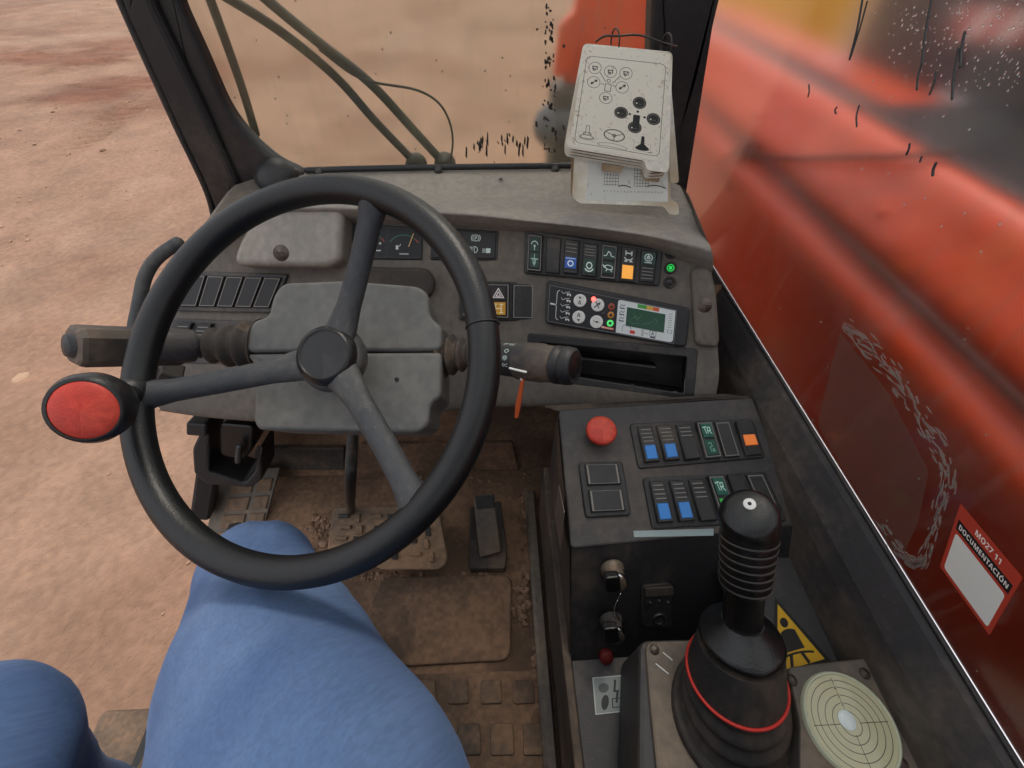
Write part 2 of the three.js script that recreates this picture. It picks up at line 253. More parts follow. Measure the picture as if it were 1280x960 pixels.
// ---------------------------------------------------------------- ground
{
  const gmap = tex(1536, (x, y) => {
    const big = fbm(x * 5, y * 5, 5, 4, 101), mid = fbm(x * 40, y * 40, 40, 3, 107), fine = fbm(x * 400, y * 400, 400, 2, 113);
    const damp = sstep(0.5, 0.68, fbm(x * 7 + 3, y * 7, 7, 4, 127)), pale = sstep(0.52, 0.7, fbm(x * 11, y * 11 + 5, 11, 4, 131));
    let c = m3([175, 134, 108], [190, 150, 124], big); c = m3(c, [148, 105, 82], damp * 0.5); c = m3(c, [204, 170, 145], pale * 0.3);
    const k = 0.71 + 0.16 * mid + 0.14 * (fine - 0.5); return [c[0] * k, c[1] * k, c[2] * k];
  }, { tile: 11 });
  const gb = tex(1024, (x, y) => { const v = 255 * (0.5 * fbm(x * 14, y * 14, 14, 4, 201) + 0.3 * fbm(x * 70, y * 70, 70, 3, 207) + 0.2 * fbm(x * 260, y * 260, 260, 2, 209)); return [v, v, v]; }, { data: true, tile: 2.3 });
  const mat = new THREE.MeshStandardMaterial({ map: gmap, vertexColors: true, roughness: 0.95, bumpMap: gb, bumpScale: 0.022 });
  // fine sheet where the tyre marks show, widening steps out to the horizon
  const axis = (a, b, step, out) => { const l = []; for (let v = a; v <= b + 1e-6; v += step) l.push(v); let s = step * 1.6, lo = a, hi = b; while (lo > -out) { lo -= s; l.unshift(lo); hi += s; l.push(hi); s *= 1.35; } return l; };
  const xs = axis(-9, 3, 0.035, 300), zs = axis(-13, 1.5, 0.035, 300), nx = xs.length, nz = zs.length, pos = new Float32Array(nx * nz * 3), uv = new Float32Array(nx * nz * 2), vc = new Float32Array(nx * nz * 3).fill(1), id = [];
  const trackY = (x, z) => { // lugged tyre tracks curving past the cab and a scraped patch
    let h = 0, tm = 0; const dmp = sstep(16, 9, Math.hypot(x, z));
    for (const [cx, cz, R, w, per] of [[-15, -20, 14.8, 0.42, 0.2], [-15, -20, 13.2, 0.42, 0.2], [4, -24, 15.5, 0.5, 0.24], [-60, -5, 56.9, 0.34, 0.2], [-60, -5, 55.1, 0.34, 0.2]]) {
      const r = Math.hypot(x - cx, z - cz) - R, a = Math.atan2(z - cz, x - cx) * R, m = sstep(w, w * 0.6, Math.abs(r)) * sstep(0.42, 0.6, fbm(x * 0.5 + 9, z * 0.5, 997, 3, 5));
      tm = Math.max(tm, m); h += m * (-0.018 + 0.016 * sstep(0.2, -0.2, Math.sin((a / per + Math.abs(r) * 2.6) * 6.283))) + 0.02 * sstep(0.16, 0, Math.abs(Math.abs(r) - w)) * m;
    }
    return [h * dmp, tm];
  };
  const wetC = atY(70, 95, -1.95); // damp churned soil
  for (let j = 0; j < nz; j++) for (let i = 0; i < nx; i++) {
    const x = xs[i], z = zs[j], k = j * nx + i, far = sstep(60, 15, Math.hypot(x, z));
    const y = far * (0.10 * (fbm(x * 0.35 + 50, z * 0.35 + 50, 997, 3, 301) - 0.5) + 0.022 * (fbm(x * 2 + 50, z * 2 + 50, 997, 4, 305) - 0.5)) + trackY(x, z)[0];
    const wet = sstep(1, 0.55, Math.hypot((x - wetC.x) / 4.2, (z - wetC.z) / 3.6)) * sstep(0.38, 0.6, fbm(x * 0.7 + 40, z * 1.3 + 40, 997, 5, 331)); const tk = trackY(x, z)[1] * 0.28 * fbm(x * 3 + 70, z * 3 + 70, 997, 3, 347); vc[k * 3] = (1 - 0.24 * wet) * (1 - tk * 0.7); vc[k * 3 + 1] = (1 - 0.42 * wet) * (1 - tk); vc[k * 3 + 2] = (1 - 0.48 * wet) * (1 - tk * 1.2);
    const rg = wet > 0.02 ? 1 - Math.abs(2 * fbm(x * 1.1 + z * 0.7 + 60, z * 3.4 - x * 0.9 + 60, 997, 3, 341) - 1) : 0; const yw = wet * 0.07 * (rg - 0.6);
    pos[k * 3] = x; pos[k * 3 + 1] = y + yw; pos[k * 3 + 2] = z; uv[k * 2] = x; uv[k * 2 + 1] = z;
  }
  for (let j = 0; j < nz - 1; j++) for (let i = 0; i < nx - 1; i++) { const a = j * nx + i; id.push(a, a + nx, a + 1, a + 1, a + nx, a + nx + 1); }
  const g = new THREE.BufferGeometry(); g.setAttribute('position', new THREE.BufferAttribute(pos, 3)); g.setAttribute('uv', new THREE.BufferAttribute(uv, 2)); g.setAttribute('color', new THREE.BufferAttribute(vc, 3)); g.setIndex(id); g.computeVertexNormals();
  const m = new THREE.Mesh(g, mat); m.name = 'ground'; m.userData = { kind: 'structure', label: 'bare reddish tan earth yard with faint tyre marks', category: 'ground' }; m.receiveShadow = true; scene.add(m);
  // loose stones and clods
  const st = new THREE.IcosahedronGeometry(1, 1), sp = st.attributes.position; for (let i = 0; i < sp.count; i++) { const q = 0.75 + 0.5 * hash(Math.round(sp.getX(i) * 40), Math.round(sp.getY(i) * 40) + Math.round(sp.getZ(i) * 900), 3); sp.setXYZ(i, sp.getX(i) * q, sp.getY(i) * q * 0.6, sp.getZ(i) * q); } st.computeVertexNormals();
  const N = 1900, im = new THREE.InstancedMesh(st, new THREE.MeshStandardMaterial({ roughness: 0.95 }), N), o = new THREE.Object3D(), col = new THREE.Color();
  for (let i = 0; i < N; i++) {
    const near = i < 1500, x = near ? rr(-6, -0.95) : rr(-12, 3), z = near ? rr(-8, 0.6) : rr(-16, -1.5), s = (rnd() < 0.04 ? rr(0.018, 0.034) : rr(0.003, 0.012)) * (near ? 0.8 : 1.3);
    o.position.set(x, s * 0.1 + 0.02 * (rnd() - 0.5), z); o.scale.set(s * rr(0.7, 1.5), s * rr(0.6, 1), s * rr(0.7, 1.5)); o.rotation.set(rr(-0.4, 0.4), rr(0, 6.3), rr(-0.4, 0.4)); o.updateMatrix(); im.setMatrixAt(i, o.matrix);
    const t = rnd(); im.setColorAt(i, col.setRGB(mixf(0.30, 0.46, t), mixf(0.18, 0.30, t), mixf(0.11, 0.20, t)));
  }
  im.name = 'loose_stones'; im.userData = { kind: 'stuff', label: 'small loose stones and clods scattered over the earth', category: 'stones' }; im.castShadow = im.receiveShadow = true; scene.add(im);
}

// ---------------------------------------------------------------- cab shell
const FLOOR = -0.95, WX = 0.44, WF = 0.9;                            // floor level, right window plane, windscreen plane
const SILLY = -0.506;
const cab = thing('machine_cab', 'dark cab shell with dirty floor, thick front pillars and misted windows round the driver', 'cab');
{
  part(cab, 'floor', [rbox(-0.597, 0.44, FLOOR - 0.06, FLOOR, -0.75, 0.62, 0.004)], M.floor);
  // floor mat: raised pad and rows of square studs
  const fp = yPlane(FLOOR);
  const mat = part(cab, 'floor_mat', slab([[478, 722], [640, 720], [638, 826], [430, 838]], fp, 0.012, { lift: 0.008, round: 0.02, bevel: 0.004 }), M.mat);
  const strip = part(cab, 'floor_mat', slab([[420, 846], [668, 838], [690, 960], [600, 1300], [300, 1300]], fp, 0.008, { lift: 0.004, round: 0.01 }), M.mat);
  for (const [row, y0, y1] of [[0, 851, 880], [1, 905, 944]]) for (let k = 0; k < 5; k++) {
    const x0 = 642 - k * 41 + row * 12, w = 25 + row * 3;
    part(strip, 'stud', slab([[x0, y0], [x0 + w, y0 - 1], [x0 + w + 2, y1], [x0, y1 + 1]], fp, 0.008, { lift: 0.008, round: 0.005, bevel: 0.0025 }), M.stud);
  }
  void mat;
  // floor rail beside the console, seam strip
  part(cab, 'floor_rail', [prism([[0.052, FLOOR], [0.052, FLOOR + 0.016], [0.058, FLOOR + 0.022], [0.071, FLOOR + 0.022], [0.076, FLOOR + 0.014], [0.076, FLOOR]], -0.7, 0.5)], M.steel);
  // firewall under the dash: sloping plates
  const wl = plane(V(0, FLOOR, 0.575), D(0, 0.25, -1));
  part(cab, 'firewall', [quadsGeo([[V(-0.6, FLOOR, 0.575), V(0.44, FLOOR, 0.575), V(0.44, -0.5, 0.69), V(-0.6, -0.5, 0.69)].reverse()])], M.floor);
  part(cab, 'firewall_plate', slab([[322, 556], [432, 556], [432, 583], [318, 582]], wl, 0.012, { lift: 0.014, round: 0.004 }), M.blackDusty);
  part(cab, 'firewall_plate', slab([[452, 552], [640, 550], [648, 584], [454, 584]], wl, 0.012, { lift: 0.010, round: 0.004 }), M.floor);
  // right wall and sill
  part(cab, 'window_sill', [prism([[WX + 0.004, SILLY], [WX - 0.004, SILLY], [0.432, -0.512], [0.424, -0.53], [0.416, -0.548], [0.411, -0.575], [0.409, -0.64], [0.415, -0.66], [WX + 0.004, -0.66]], -0.75, WF)], M.wall);
  part(cab, 'lower_wall', [rbox(0.42, 0.444, FLOOR - 0.05, -0.655, -0.75, WF, 0.003)], M.wall);
  part(cab, 'window_seal', [tube([V(WX - 0.003, SILLY + 0.004, -0.7), V(WX - 0.003, SILLY + 0.004, 0.1), V(WX - 0.003, SILLY + 0.004, WF - 0.02)], 0.0026, 20, 8)], M.black);
  part(cab, 'cowl', [rbox(-0.525, 0.335, -0.95, -0.372, WF - 0.015, WF + 0.06, 0.01)], M.pillar);
  // left front pillar: channel section with lit inner face and outer rubber lip, curved foot
  const pf = fPlane(WF);
  const pill = [[132, -60], [220, -60], [232, 0], [262, 66], [286, 122], [300, 146], [322, 172], [350, 196], [384, 212], [384, 262], [290, 320], [270, 268], [262, 238], [243, 196], [220, 150], [160, 20]];
  part(cab, 'front_pillar', slab(pill, pf, 0.03, { lift: 0.02, round: 0.015, bevel: 0.009, seg: 3 }), M.pillar);
  part(cab, 'front_pillar', slab([[150, -60], [196, -60], [206, 0], [262, 120], [300, 208], [318, 250], [290, 300], [279, 262], [262, 218], [228, 146], [166, 10]], pf, 0.03, { lift: 0.034, round: 0.012, bevel: 0.011, seg: 3 }), M.pillar, { label: 'raised inner trim of the pillar' });
  part(cab, 'door_seal', [tube([[128, -60], [150, 0], [218, 152], [240, 198], [259, 240], [267, 270], [272, 310]].map(p => atF(p[0], p[1], WF - 0.03)), 0.006, 40, 8)], M.black);
  part(cab, 'front_pillar', slab([[812, -60], [905, -60], [887, 20], [868, 100], [846, 172], [856, 255], [866, 300], [835, 300], [806, 205], [806, 100]], pf, 0.05, { lift: 0.03, round: 0.012, bevel: 0.01, seg: 3 }), M.pillar, { label: 'right pillar behind the hanging cards' });
  // left sill, threshold and lower door post
  part(cab, 'threshold', [rbox(-0.615, -0.585, FLOOR - 0.08, FLOOR + 0.012, -0.75, 0.58, 0.006)], M.blackDusty);
  part(cab, 'door_post', slab([[245, 585], [272, 592], [262, 652], [236, 650]], plane(hit(280, 610, yPlane(-0.84)), D(0.25, 0.35, -1)), 0.05, { round: 0.01, bevel: 0.006 }), M.black);
  // roof, rear and side frame above and behind the driver
  part(cab, 'roof_frame', [rbox(-0.60, -0.53, 0.42, 0.48, -0.75, WF, 0.01), rbox(0.40, 0.47, 0.42, 0.48, -0.75, WF, 0.01), rbox(-0.53, 0.40, 0.42, 0.48, WF - 0.08, WF, 0.01), rbox(-0.53, 0.40, 0.42, 0.48, -0.75, -0.35, 0.01)], M.pillar);
  part(cab, 'rear_pillar', [rbox(-0.60, -0.52, FLOOR, 0.42, -0.75, -0.67, 0.01)], M.pillar);
  part(cab, 'rear_pillar', [rbox(0.39, 0.47, FLOOR, 0.42, -0.75, -0.67, 0.01)], M.pillar);
  part(cab, 'rear_wall', [rbox(-0.52, 0.39, FLOOR, -0.1, -0.75, -0.70, 0.008)], M.wall);
  part(cab, 'front_pillar_top', [rbox(-0.565, -0.505, 0.05, 0.42, WF - 0.05, WF + 0.02, 0.01)], M.pillar);
  part(cab, 'front_pillar_top', [rbox(0.30, 0.40, 0.05, 0.42, WF - 0.05, WF + 0.02, 0.01)], M.pillar);
  const pane = new THREE.MeshPhysicalMaterial({ color: 0xf2f4f2, transmission: 1, thickness: 0, roughness: 0.06, ior: 1.45 }); pane.side = THREE.DoubleSide;
  part(cab, 'roof_glass', quadsGeo([[V(-0.53, 0.45, -0.35), V(0.40, 0.45, -0.35), V(0.40, 0.45, WF - 0.08), V(-0.53, 0.45, WF - 0.08)]]), pane);  // unseen roof, glazed so that sky light fills the cab
  // windscreen with a film of dried mud
  const ws = quadsGeo([[V(-0.56, -0.37, WF + 0.012), V(0.37, -0.37, WF + 0.012), V(0.37, 0.42, WF + 0.012), V(-0.56, 0.42, WF + 0.012)]]);
  const fogged = new THREE.MeshPhysicalMaterial({ color: new THREE.Color(0.95, 0.95, 0.86), transmission: 1, thickness: 0.004, roughness: 0.1, ior: 1.45 });
  const scr = part(cab, 'windscreen', [rbox(-0.56, 0.37, -0.37, 0.42, WF + 0.010, WF + 0.014, 0.0005)], fogged);
  const filmTex = tex(1024, (x, y) => {
    const run = fbm(x * 90, y * 6, 90, 3, 403), cloud = fbm(x * 6, y * 6, 6, 4, 405), sp = hash(Math.floor(x * 340), Math.floor(y * 340), 407), grit = fbm(x * 40, y * 40, 40, 3, 411);
    let a = 22 + 26 * cloud + 20 * sstep(0.56, 0.75, run), c = [182, 178, 148];
    if (sp > 0.9985 && grit > 0.45) { c = [60, 50, 42]; a = 190; }
    return [c[0], c[1], c[2], a];
  }, { tile: 0.9 });
  const film = new THREE.MeshPhysicalMaterial({ map: filmTex, transparent: true, transmission: 0.75, thickness: 0, roughness: 1 }); film.side = THREE.DoubleSide;
  part(scr, 'mud_film', ws.clone().translate(0, 0, 0.005), film);
  // black splash marks low on the glass and beside the cards: real spots of dried mud
  const spl = []; const pw = fPlane(WF + 0.005);
  for (let i = 0; i < 24; i++) { const x = 580 + 82 * Math.pow(rnd(), 0.85), y0 = rr(164, 184), y1 = y0 + rr(3, 20); spl.push(slab([[x, y0], [x + rr(1.2, 2.4), y0 + 3], [x + rr(0.5, 2), y1], [x - rr(0.4, 1.4), y1 - 4]], pw, 0.002, { round: 0.001, bevel: 0 })); }
  for (let i = 0; i < 70; i++) { const x = 687 + rr(-7, 7) + (rnd() < 0.3 ? rr(-16, 14) : 0), y = rr(2, 190), l = rr(1.5, 9); spl.push(slab([[x, y], [x + rr(1, 3), y + 1], [x + rr(0, 3), y + l], [x - rr(0, 1.5), y + l * 0.7]], pw, 0.002, { round: 0.001, bevel: 0 })); }
  part(scr, 'mud_spatter', spl, plain([52, 44, 40], 0.8), { kind: 'stuff' });
  part(cab, 'windscreen_seal', [tube([atF(384, 213, WF - 0.012), atF(450, 211, WF - 0.012), atF(560, 209, WF - 0.012), atF(716, 207, WF - 0.012)], 0.006, 20, 8)], M.black);
  for (const [x, y] of [[398, 214], [548, 211], [694, 210]]) part(cab, 'seal_clip', lathe([[0, 0.004], [0.006, 0.003], [0.008, 0]], atF(x, y + 2, WF - 0.02), D(0, 0.5, -1), 14), M.darkMetal);
  // right window, misted
  const wq = [V(WX + 0.006, SILLY, -0.7), V(WX + 0.006, SILLY, WF + 0.34), V(WX + 0.006, 0.42, WF + 0.34), V(WX + 0.006, 0.42, -0.7)];
  const mistGlass = new THREE.MeshPhysicalMaterial({ color: 0xf6f6f4, transmission: 1, thickness: 0.004, roughness: 0.13, ior: 1.45 });
  const rw = part(cab, 'side_window', [rbox(WX + 0.004, WX + 0.008, SILLY, 0.42, -0.7, WF + 0.35, 0.0005)], mistGlass);
  const mistTex = tex(1024, (x, y) => {
    const run = fbm(x * 110, y * 5, 110, 3, 503), cl = fbm(x * 5, y * 5, 5, 5, 505), sp = hash(Math.floor(x * 420), Math.floor(y * 420), 507);
    let a = 18 * sstep(0.42, 0.8, cl) + 14 * sstep(0.6, 0.75, run); let c = [190, 176, 164]; if (sp > 0.9992) { a = 170; c = [226, 222, 216]; } return [c[0], c[1], c[2], a];
  }, { tile: 0.8 });
  const mist = new THREE.MeshPhysicalMaterial({ map: mistTex, transparent: true, transmission: 0.6, thickness: 0, roughness: 1 }); mist.side = THREE.DoubleSide;
  part(rw, 'mist_film', quadsGeo([wq.map(v => v.clone().add(D(-0.003, 0, 0)))]), mist);
  // glue residue left by a removed sticker
  const xr = xPlane(WX - 0.001);
  const glue = new THREE.MeshStandardMaterial({ transparent: true, opacity: 0.42, color: new THREE.Color(0.32, 0.28, 0.25), roughness: 0.8 }); glue.side = THREE.DoubleSide;
  const edge = new THREE.CatmullRomCurve3([[1053, 402], [1090, 436], [1126, 478], [1160, 534], [1186, 590], [1174, 640], [1150, 706], [1132, 700], [1100, 656]].map(p => new THREE.Vector3(p[0], p[1], 0))), bits = [];
  for (let i = 0; i < 340; i++) { // shreds of adhesive, thickest along the upper edge
    const t = Math.pow(rnd(), 0.9), p = edge.getPoint(t), d = edge.getTangent(t), w = t < 0.62 ? 15 : 9, off = (rnd() + rnd() - 1.15) * w, l = rr(2, 9), h = rr(0.4, 1.5), nx = -d.y, ny = d.x, a = rr(-0.25, 0.25), dx = d.x * Math.cos(a) - d.y * Math.sin(a), dy = d.x * Math.sin(a) + d.y * Math.cos(a), cx = p.x - nx * off, cy = p.y - ny * off;
    bits.push(slab([[cx - dx * l, cy - dy * l], [cx + nx * h, cy + ny * h], [cx + dx * l, cy + dy * l], [cx - nx * h * 0.7 + dx, cy - ny * h * 0.7 + dy]], xr, 0.0006, { round: 0.0006, bevel: 0, curve: 1 }));
  }
  part(rw, 'glue_residue', bits, glue, { kind: 'stuff', label: 'greyish shreds of glue left where a sticker was peeled off the glass' });
  part(rw, 'sticker_film', [slab([[1050, 415], [1110, 492], [1160, 590], [1146, 655], [1125, 700], [1095, 652], [1030, 545], [1022, 530]], xPlane(WX + 0.001), 0.0008, { round: 0.004, bevel: 0 })], new THREE.MeshStandardMaterial({ color: 0x6b6058, transparent: true, opacity: 0.16, roughness: 0.7, side: THREE.DoubleSide }));
  // water drops clinging to the top of the window
  const dg = new THREE.SphereGeometry(1, 8, 6), dm = new THREE.MeshPhysicalMaterial({ color: 0xffffff, transmission: 1, thickness: 0.002, roughness: 0.03, ior: 1.33 }), im = new THREE.InstancedMesh(dg, dm, 260), o = new THREE.Object3D();
  for (let i = 0; i < 260; i++) { const far = i < 220, px = far ? rr(1110, 1290) : rr(930, 1290), py = far ? rr(-10, 105) + 30 * rnd() * rnd() : rr(0, 150), p = atX(px, py, WX + 0.002), s = rr(0.0003, 0.0009); o.position.copy(p); o.scale.set(s * 0.6, s * rr(1, 1.8), s); o.updateMatrix(); im.setMatrixAt(i, o.matrix); }
  im.name = 'water_drops'; im.userData.kind = 'stuff'; rw.add(im);
  // runs of dirty water on the outside
  const runs = []; const px = xPlane(WX + 0.009);
  for (const [x, y, x2, y2, w] of [[1078, 0, 1062, 74, 2.6], [1084, 2, 1064, 70, 2], [1164, 0, 1152, 80, 2.4], [1152, 80, 1146, 112, 2], [1170, 90, 1162, 118, 2], [1198, 60, 1190, 124, 2.2], [1206, 40, 1200, 84, 2.4], [1011, 106, 1010, 121, 2], [1046, 134, 1045, 142, 2], [1074, 132, 1071, 158, 2], [1137, 180, 1133, 193, 2.2], [1170, 204, 1166, 219, 2.6], [1152, 196, 1150, 202, 2]])
    runs.push(tube([atX(x, y, WX + 0.0022), atX(mixf(x, x2, 0.5) + rr(-2, 2), mixf(y, y2, 0.5), WX + 0.0022), atX(x2, y2, WX + 0.0022)], w * 0.0005, 10, 6));
  void px;
  part(rw, 'water_run', runs, plain([30, 30, 34], 0.2), { kind: 'stuff' });
}
// step outside the open door
{
  const s = thing('cab_step', 'dusty tan step plate hanging outside the open doorway by the left foot', 'step');
  part(s, 'tread', [rbox(-0.93, -0.70, -1.27, -1.24, -0.6, 0.16, 0.02)], M.pedal);
  for (const f of [-0.5, -0.15]) part(s, 'hanger', [rbox(-0.74, -0.60, -1.26, -1.02, f - 0.02, f + 0.02, 0.004)], M.pedal);
}
// wiper on the windscreen
{
  const wiperBlack = plain([9, 9, 10], 0.7), F = WF + 0.04, q = (x, y, d = 0) => atF(x, y, F + d), w = thing('windscreen_wiper', 'black twin-arm wiper with washer hose lying diagonally across the muddy windscreen', 'wiper');
  part(w, 'arm', [tube([q(555, 204), q(515, 160), q(462, 103), q(395, 50), q(330, -4), q(270, -60)], 0.0085, 40, 8)], wiperBlack);
  part(w, 'arm', [tube([q(522, 206), q(470, 152), q(420, 96), q(352, 40), q(280, -6), q(220, -40)], 0.008, 40, 8)], wiperBlack);
  part(w, 'pivot', [lathe([[0, 0.03], [0.012, 0.028], [0.02, 0.01], [0.022, -0.01]], q(556, 205), D(0, 0.2, -1), 18), lathe([[0, 0.03], [0.012, 0.028], [0.02, 0.01], [0.022, -0.01]], q(520, 206), D(0, 0.2, -1), 18)], wiperBlack);
  part(w, 'hose', [tube([q(400, 62, -0.008), q(440, 92, -0.008), q(470, 103, -0.008), q(520, 112, -0.008), q(548, 128, -0.008), q(562, 152, -0.008), q(566, 178, -0.008), q(562, 206, -0.008)], 0.0022, 40, 6)], wiperBlack);
  part(w, 'blade', [tube([q(320, 166), q(303, 110), q(282, 50), q(256, -20), q(240, -60)], 0.0075, 30, 8)], wiperBlack);
}

// ---------------------------------------------------------------- boom and other things outside on the right
const paint = (s) => { const m = new THREE.MeshPhysicalMaterial({ map: tex(512, (x, y) => { const n = fbm(x * 6, y * 6, 6, 5, s), f = fbm(x * 60, y * 60, 60, 2, s + 3), k = 0.92 + 0.14 * f; let c = m3([218, 62, 14], [226, 82, 28], n); if (n > 0.7) c = m3(c, [206, 118, 70], (n - 0.7) * 3); return [c[0] * k, c[1] * k, c[2] * k]; }, { tile: 1.1 }), roughness: 0.42, clearcoat: 0.5, clearcoatRoughness: 0.25 }); m.side = THREE.DoubleSide; return m; };
{
  const rp = paint(701), b = thing('telescopic_boom', 'long orange red telescopic boom running forward beside the misted right window', 'boom');
  const prof = [];
  const path = [[0.80, -0.312], [0.772, -0.312], [0.755, -0.325], [0.735, -0.365], [0.708, -0.418], [0.706, -0.438], [0.715, -0.455], [0.708, -0.475], [0.686, -0.492], [0.676, -0.515], [0.681, -0.545], [0.703, -0.60], [0.74, -0.69], [0.785, -0.80], [0.84, -1.0], [1.15, -1.0], [1.15, -0.34], [0.92, -0.34], [0.80, -0.34]];
  const c = new THREE.CatmullRomCurve3(path.slice(0, 15).map(p => new THREE.Vector3(p[0], p[1], 0)), false, 'centripetal'); for (const p of c.getPoints(70)) prof.push([p.x, p.y]); for (const p of path.slice(15)) prof.push(p);
  let g = prism(prof, -1.6, 2.5); part(b, 'beam', smoothSide(g), rp);
  part(b, 'top_plate', [rbox(0.79, 0.925, -0.345, -0.328, 1.06, 2.5, 0.003)], plain([64, 62, 62], 0.6));
  part(b, 'top_cover', [rbox(0.795, 1.15, -0.345, -0.302, -1.6, 1.06, 0.008)], plain([40, 40, 44], 0.4));
  part(b, 'top_rail', [rbox(0.925, 1.036, -0.36, -0.316, 1.0, 2.5, 0.006)], rp);
  part(b, 'inner_stage', [rbox(0.80, 1.08, -0.84, -0.40, 2.5, 3.0, 0.02)], rp);
  const hm = plain([70, 30, 22], 0.6); part(b, 'groove_tube', [tube([V(0.700, -0.455, -1.6), V(0.700, -0.455, 0.6), V(0.700, -0.455, 2.5)], 0.0075, 30, 10)], hm);  // dark tube added along the groove to darken its line
  part(b, 'hose', [tube([V(0.678, -0.56, 1.22), V(0.664, -0.52, 1.28), V(0.675, -0.47, 1.25), V(0.690, -0.42, 1.08), V(0.71, -0.375, 0.96), V(0.74, -0.32, 0.82), V(0.79, -0.292, 0.76)], 0.005, 40, 8)], hm);  // added tube tracing a faint reflection in the window glass
  part(b, 'dark_blob', [rbox(0.682, 0.712, -0.478, -0.438, 1.22, 1.28, 0.006)], hm);  // dark block added for a blob on the reflected line
  for (const f of [0.35, 0.75, 1.3]) part(b, 'bolt', lathe([[0, 0.008], [0.01, 0.008], [0.011, 0]], V(0.722, -0.392, f), D(-1, 0.45, 0), 6), rp);
}
function smoothSide(g) { g = g.index ? g.toNonIndexed() : g; const p = g.attributes.position, n = new Float32Array(p.count * 3), map = new Map(), key = i => p.getX(i).toFixed(4) + ',' + p.getY(i).toFixed(4) + ',' + p.getZ(i).toFixed(3), a = new THREE.Vector3(), b = new THREE.Vector3(), c = new THREE.Vector3(), fn = [];
  for (let i = 0; i < p.count; i += 3) { a.fromBufferAttribute(p, i); b.fromBufferAttribute(p, i + 1); c.fromBufferAttribute(p, i + 2); const q = b.clone().sub(a).cross(c.clone().sub(a)).normalize(); for (let k = 0; k < 3; k++) { fn.push(q); const s = key(i + k); if (!map.has(s)) map.set(s, []); map.get(s).push(q); } }
  for (let i = 0; i < p.count; i++) { const s = new THREE.Vector3(); for (const q of map.get(key(i))) if (q.dot(fn[i]) > 0.55) s.add(q); s.normalize(); n.set([s.x, s.y, s.z], i * 3); }
  g.setAttribute('normal', new THREE.BufferAttribute(n, 3)); return g; }
{
  const rp = paint(731), h = thing('boom_head', 'orange red boom head with dark bracket seen through the windscreen behind the cards', 'boom head');
  part(h, 'cheek_plate', slab([[730, -40], [822, -60], [812, 60], [800, 112], [702, 104], [712, 40]], fPlane(2.2), 0.08, { round: 0.03, bevel: 0.012 }), rp);
  part(h, 'cheek_plate', slab([[700, 30], [722, 10], [716, 92], [692, 98]], fPlane(2.14), 0.05, { round: 0.02, bevel: 0.01 }), rp);
  part(h, 'cross_tube', [tube([V(0.28, -0.70, 2.2), V(0.55, -0.70, 2.22), V(0.86, -0.70, 2.24)], 0.09, 10, 18)], plain([66, 70, 80], 0.5));
  part(h, 'bracket', [rbox(0.27, 0.40, -1.95, -0.55, 2.16, 2.34, 0.02), rbox(0.48, 0.62, -1.95, -0.55, 2.2, 2.36, 0.02)], plain([70, 66, 66], 0.6));
}
{
  const d = thing('added_deck', 'dark chassis deck added under the boom to block ground light', 'chassis'); part(d, 'deck_plate', [rbox(0.50, 2.0, -1.35, -1.22, -1.7, 2.0, 0.02)], M.black); part(d, 'frame_beam', [rbox(0.50, 0.64, -1.22, -1.0, -1.7, 1.4, 0.02)], M.black);  // added to keep ground light off the underside of the boom
}
{
  const e = thing('engine_cover', 'dark grey engine cover standing beyond the boom with a red and white marker', 'engine cover');
  const dk = dirty([44, 48, 54], [78, 76, 74], 0.15, 0.5, { seed: 761, tile: 1.2 });
  part(e, 'side_panel', [rbox(1.17, 1.95, -1.4, 0.25, 0.2, 1.72, 0.05)], dk);
  part(e, 'side_panel', [rbox(1.16, 1.9, -1.4, 0.05, -1.5, 0.18, 0.05)], dk);
  part(e, 'trim_rail', [tube([V(1.14, -0.335, 1.25), V(1.14, -0.335, 0.9), V(1.14, -0.335, 0.5)], 0.008, 10, 8)], M.chrome);
  const mk = printMat(256, 128, (x) => { x.fillStyle = '#b8423a'; x.fillRect(0, 0, 256, 128); x.fillStyle = '#e9e4dc'; for (let i = -1; i < 3; i++) { x.beginPath(); x.moveTo(i * 110 + 30, 128); x.lineTo(i * 110 + 80, 128); x.lineTo(i * 110 + 150, 0); x.lineTo(i * 110 + 100, 0); x.fill(); } });
  const fr = frame4([[1200, 4], [1300, 12], [1292, 56], [1194, 48]], xPlane(1.164));
  part(e, 'marker_plate', pquad(fr, 0, 0, 1, 1, 0.004), mk, { uv: true, label: 'red marker plate with slanting white bars' });
}
{
  const y = thing('yellow_skip', 'yellow ribbed metal body of a machine parked beyond the boom', 'skip');
  const ym = dirty([240, 178, 36], [214, 164, 60], 0.2, 0.55, { seed: 771, tile: 2 });
  part(y, 'body', [rbox(1.75, 2.75, -1.95, 0.3, 4.1, 5.6, 0.04)], ym);
  for (const x of [1.95, 2.45]) part(y, 'rib', [rbox(x, x + 0.07, -1.9, 0.28, 4.04, 4.1, 0.01)], ym);
}

// ---------------------------------------------------------------- dashboard
const upF = D(0, 0.25, 0.204).normalize();
const PF = plane(V(0, -0.37, 0.724), new THREE.Vector3(1, 0, 0).cross(upF));                       // straight part of the face
const latR = D(Math.cos(0.35), 0, -Math.sin(0.35));
const PR = plane(hit(640, 400, PF), latR.clone().cross(upF));                                      // right part turned towards the driver
const onFace = (px, py, h = 0) => { const pl = px < 640 ? PF : PR; return hit(px, py, pl).addScaledVector(pl.normal, h); };
const dash = thing('dashboard', 'dusty grey moulded dashboard below the windscreen', 'dashboard');
const inQuad = (p, q) => { let c = false; for (let i = 0, j = q.length - 1; i < q.length; j = i++) if ((q[i][1] > p[1]) !== (q[j][1] > p[1]) && p[0] < (q[j][0] - q[i][0]) * (p[1] - q[i][1]) / (q[j][1] - q[i][1]) + q[i][0]) c = !c; return c; };
const POCK = [[672, 424], [862, 441], [858, 494], [668, 466]];
